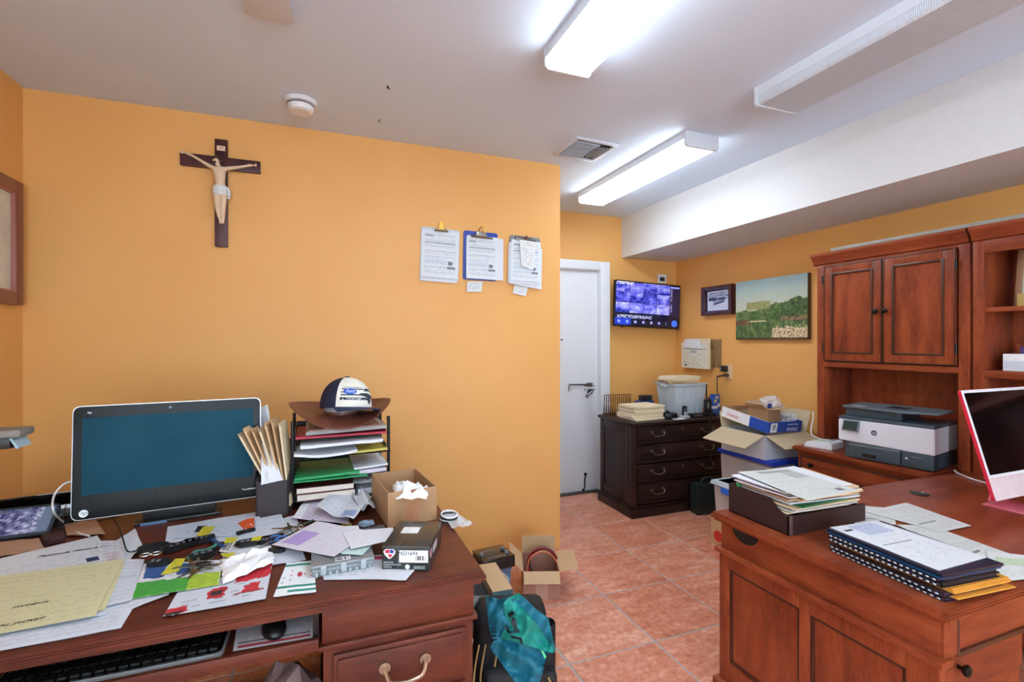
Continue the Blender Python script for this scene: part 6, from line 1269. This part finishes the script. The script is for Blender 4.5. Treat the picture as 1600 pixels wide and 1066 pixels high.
# ================================================================== navy bound booklets with gold envelopes
nv = mat('navy cover', (20, 30, 52), .35, coat=.2); nvd = mat('dark navy cover', (24, 26, 38), .35, coat=.2); gold = mat('gold envelope', (226, 158, 62), .55); plum = mat('plum card', (66, 46, 62), .5); combw = mat('white comb', (196, 206, 220), .4)
NR = Matrix.Translation((1.552, 1.125, 0)) @ Matrix.Rotation(math.radians(-4.6), 4, 'Z'); nz_ = DZ + .0005
combp = None
def bk(z, t, w_, h_, m, label, catg, name, dx=0, dy=0, a=0, comb=False):
    """w_ along X, h_ toward the front"""
    global combp
    M = NR @ Matrix.Translation((dx, dy, 0)) @ Matrix.Rotation(a, 4, 'Z'); p = M.translation
    o = T(name, label, catg, (p.x, p.y, z), rz=math.radians(-4.6) + a, group='navy booklets and gold envelopes on the right desk')
    O('cover', B().bx(0, w_, -h_, 0, 0, .0016, 0).bx(0, w_, -h_, 0, t - .0016, t), m, o, sm=False)
    O('pages', B().bx(.008, w_ - .006, -h_ + .004, -.005, .0016, t - .0016), {nv: nvd, nvd: nvd}.get(m, m), o, sm=False)
    if comb:
        O('spine', B().tube([(-.001, -h_ + .006, t / 2), (-.001, -.006, t / 2)], t * .46, 10), nvd, o)
        for k in range(19):
            pos = (-.001 - t * .44, -.016 - k * (h_ - .03) / 18, t / 2)
            if combp is None: combp = O('comb_ring', B().box((0, 0, 0), (.0035, .008, .004), bev=.001, seg=1), combw, o, sm=False); combp.location = pos
            else: inst(combp, o, pos)
    return o
bk(nz_, .0085, .232, .335, plum, 'plum backed booklet at the very bottom of the stack', 'booklet', 'booklet', .006, -.003, comb=True); bk(nz_ + .009, .003, .228, .325, gold, 'lowest gold envelope jutting from the navy stack', 'envelope', 'envelope', .03, -.026)
bk(nz_ + .0125, .0085, .228, .335, plum, 'second plum backed booklet from the bottom of the stack', 'booklet', 'booklet', .003, 0, comb=True); bk(nz_ + .0215, .003, .226, .325, gold, 'second gold envelope from the bottom of the stack', 'envelope', 'envelope', .024, -.02, .01)
bk(nz_ + .025, .0045, .226, .325, gold, 'third gold envelope from the bottom of the stack', 'envelope', 'envelope', .028, -.018, -.008); bk(nz_ + .030, .0045, .224, .325, gold, 'fourth gold envelope, topmost of the gold ones', 'envelope', 'envelope', .024, -.016, .006)
bk(nz_ + .035, .012, .226, .333, nvd, 'lower comb bound black booklet above the gold envelopes', 'booklet', 'booklet', .0, .0, comb=True); bk(nz_ + .0475, .012, .226, .332, nv, 'top comb bound navy booklet of the stack', 'booklet', 'booklet', .0, .0, comb=True)
bk(nz_ + .060, .005, .235, .338, mat('blue folder', (26, 74, 122), .4), 'blue folder near the top of the navy stack', 'folder', 'folder', -.006, .003, -.004); bk(nz_ + .0655, .004, .24, .338, nv, 'navy folder second from the top of the stack', 'folder', 'folder', -.006, .0, .006); topz = nz_ + .070
bk(topz, .003, .24, .335, nv, 'navy folder under the white cover letter', 'folder', 'folder', -.006, -.002)
q = [NR @ Vector(p) for p in ((.008, .0, topz + .0035), (.215, .0, topz + .0035), (.232, -.30, topz + .0035), (.012, -.318, topz + .0035))]
W('cover_letter', B().sheet(q, .001, 8, 8, fn=lambda u, v: .001 * noise.noise(Vector((u * 3, v * 3, 2)))), doc('cover letter print', (224, 226, 230), (130, 134, 146), 30, 26, .25, .1, ((.28, .72, .82, .97, (178, 184, 206)), (.08, .86, .24, .90, (60, 60, 66)), (.1, .50, .7, .515, (130, 130, 134)))), 'white cover letter with pale blue block on the navy stack', 'paper')
# ================================================================== things on the open hutch shelves
q = T('tissue_box', 'small white printed box on the middle hutch shelf', 'box', (3.27, 1.345, 1.3005), rz=.0); O('box_body', B().bx(-.07, .07, -.09, .06, 0, .085, .002), white, q); O('box_print', B().bx(-.0712, -.07, -.085, .055, .01, .05), doc('faint blue print', (206, 212, 222), (120, 130, 150), 5, 8, .5, .1), q, sm=False)
q = T('small_frame', 'small red brown frame with violet picture behind the white box', 'picture frame', (3.36, 1.36, 1.3005)); O('frame', frameX(B(), -.10, .06, 0, .135, -.01, .016, .014, .003), cherry, q); O('violet_print', B().bx(-.004, 0, -.084, .044, .016, .119), mat('violet print', (96, 76, 150), .4, var=.4, scale=50), q, sm=False)
q = T('framed_certificate', 'tall wooden framed card leaning on the upper hutch shelf', 'picture frame', (3.285, 1.30, 1.6225), ry=math.radians(8)); O('frame', frameX(B(), -.12, .095, 0, .295, -.012, .026, .016, .003), mat('pale worn wood frame', (150, 112, 84), .5), q); O('card', B().bx(-.006, 0, -.095, .07, .026, .27), mat('pale green card', (186, 190, 168), .6), q, sm=False)
W('yellow_tin', B().bx(3.22, 3.26, 1.29, 1.36, 1.6225, 1.685, .003), mat('mustard tin', (176, 150, 84), .4), 'small mustard tin before the framed card on upper shelf', 'tin')
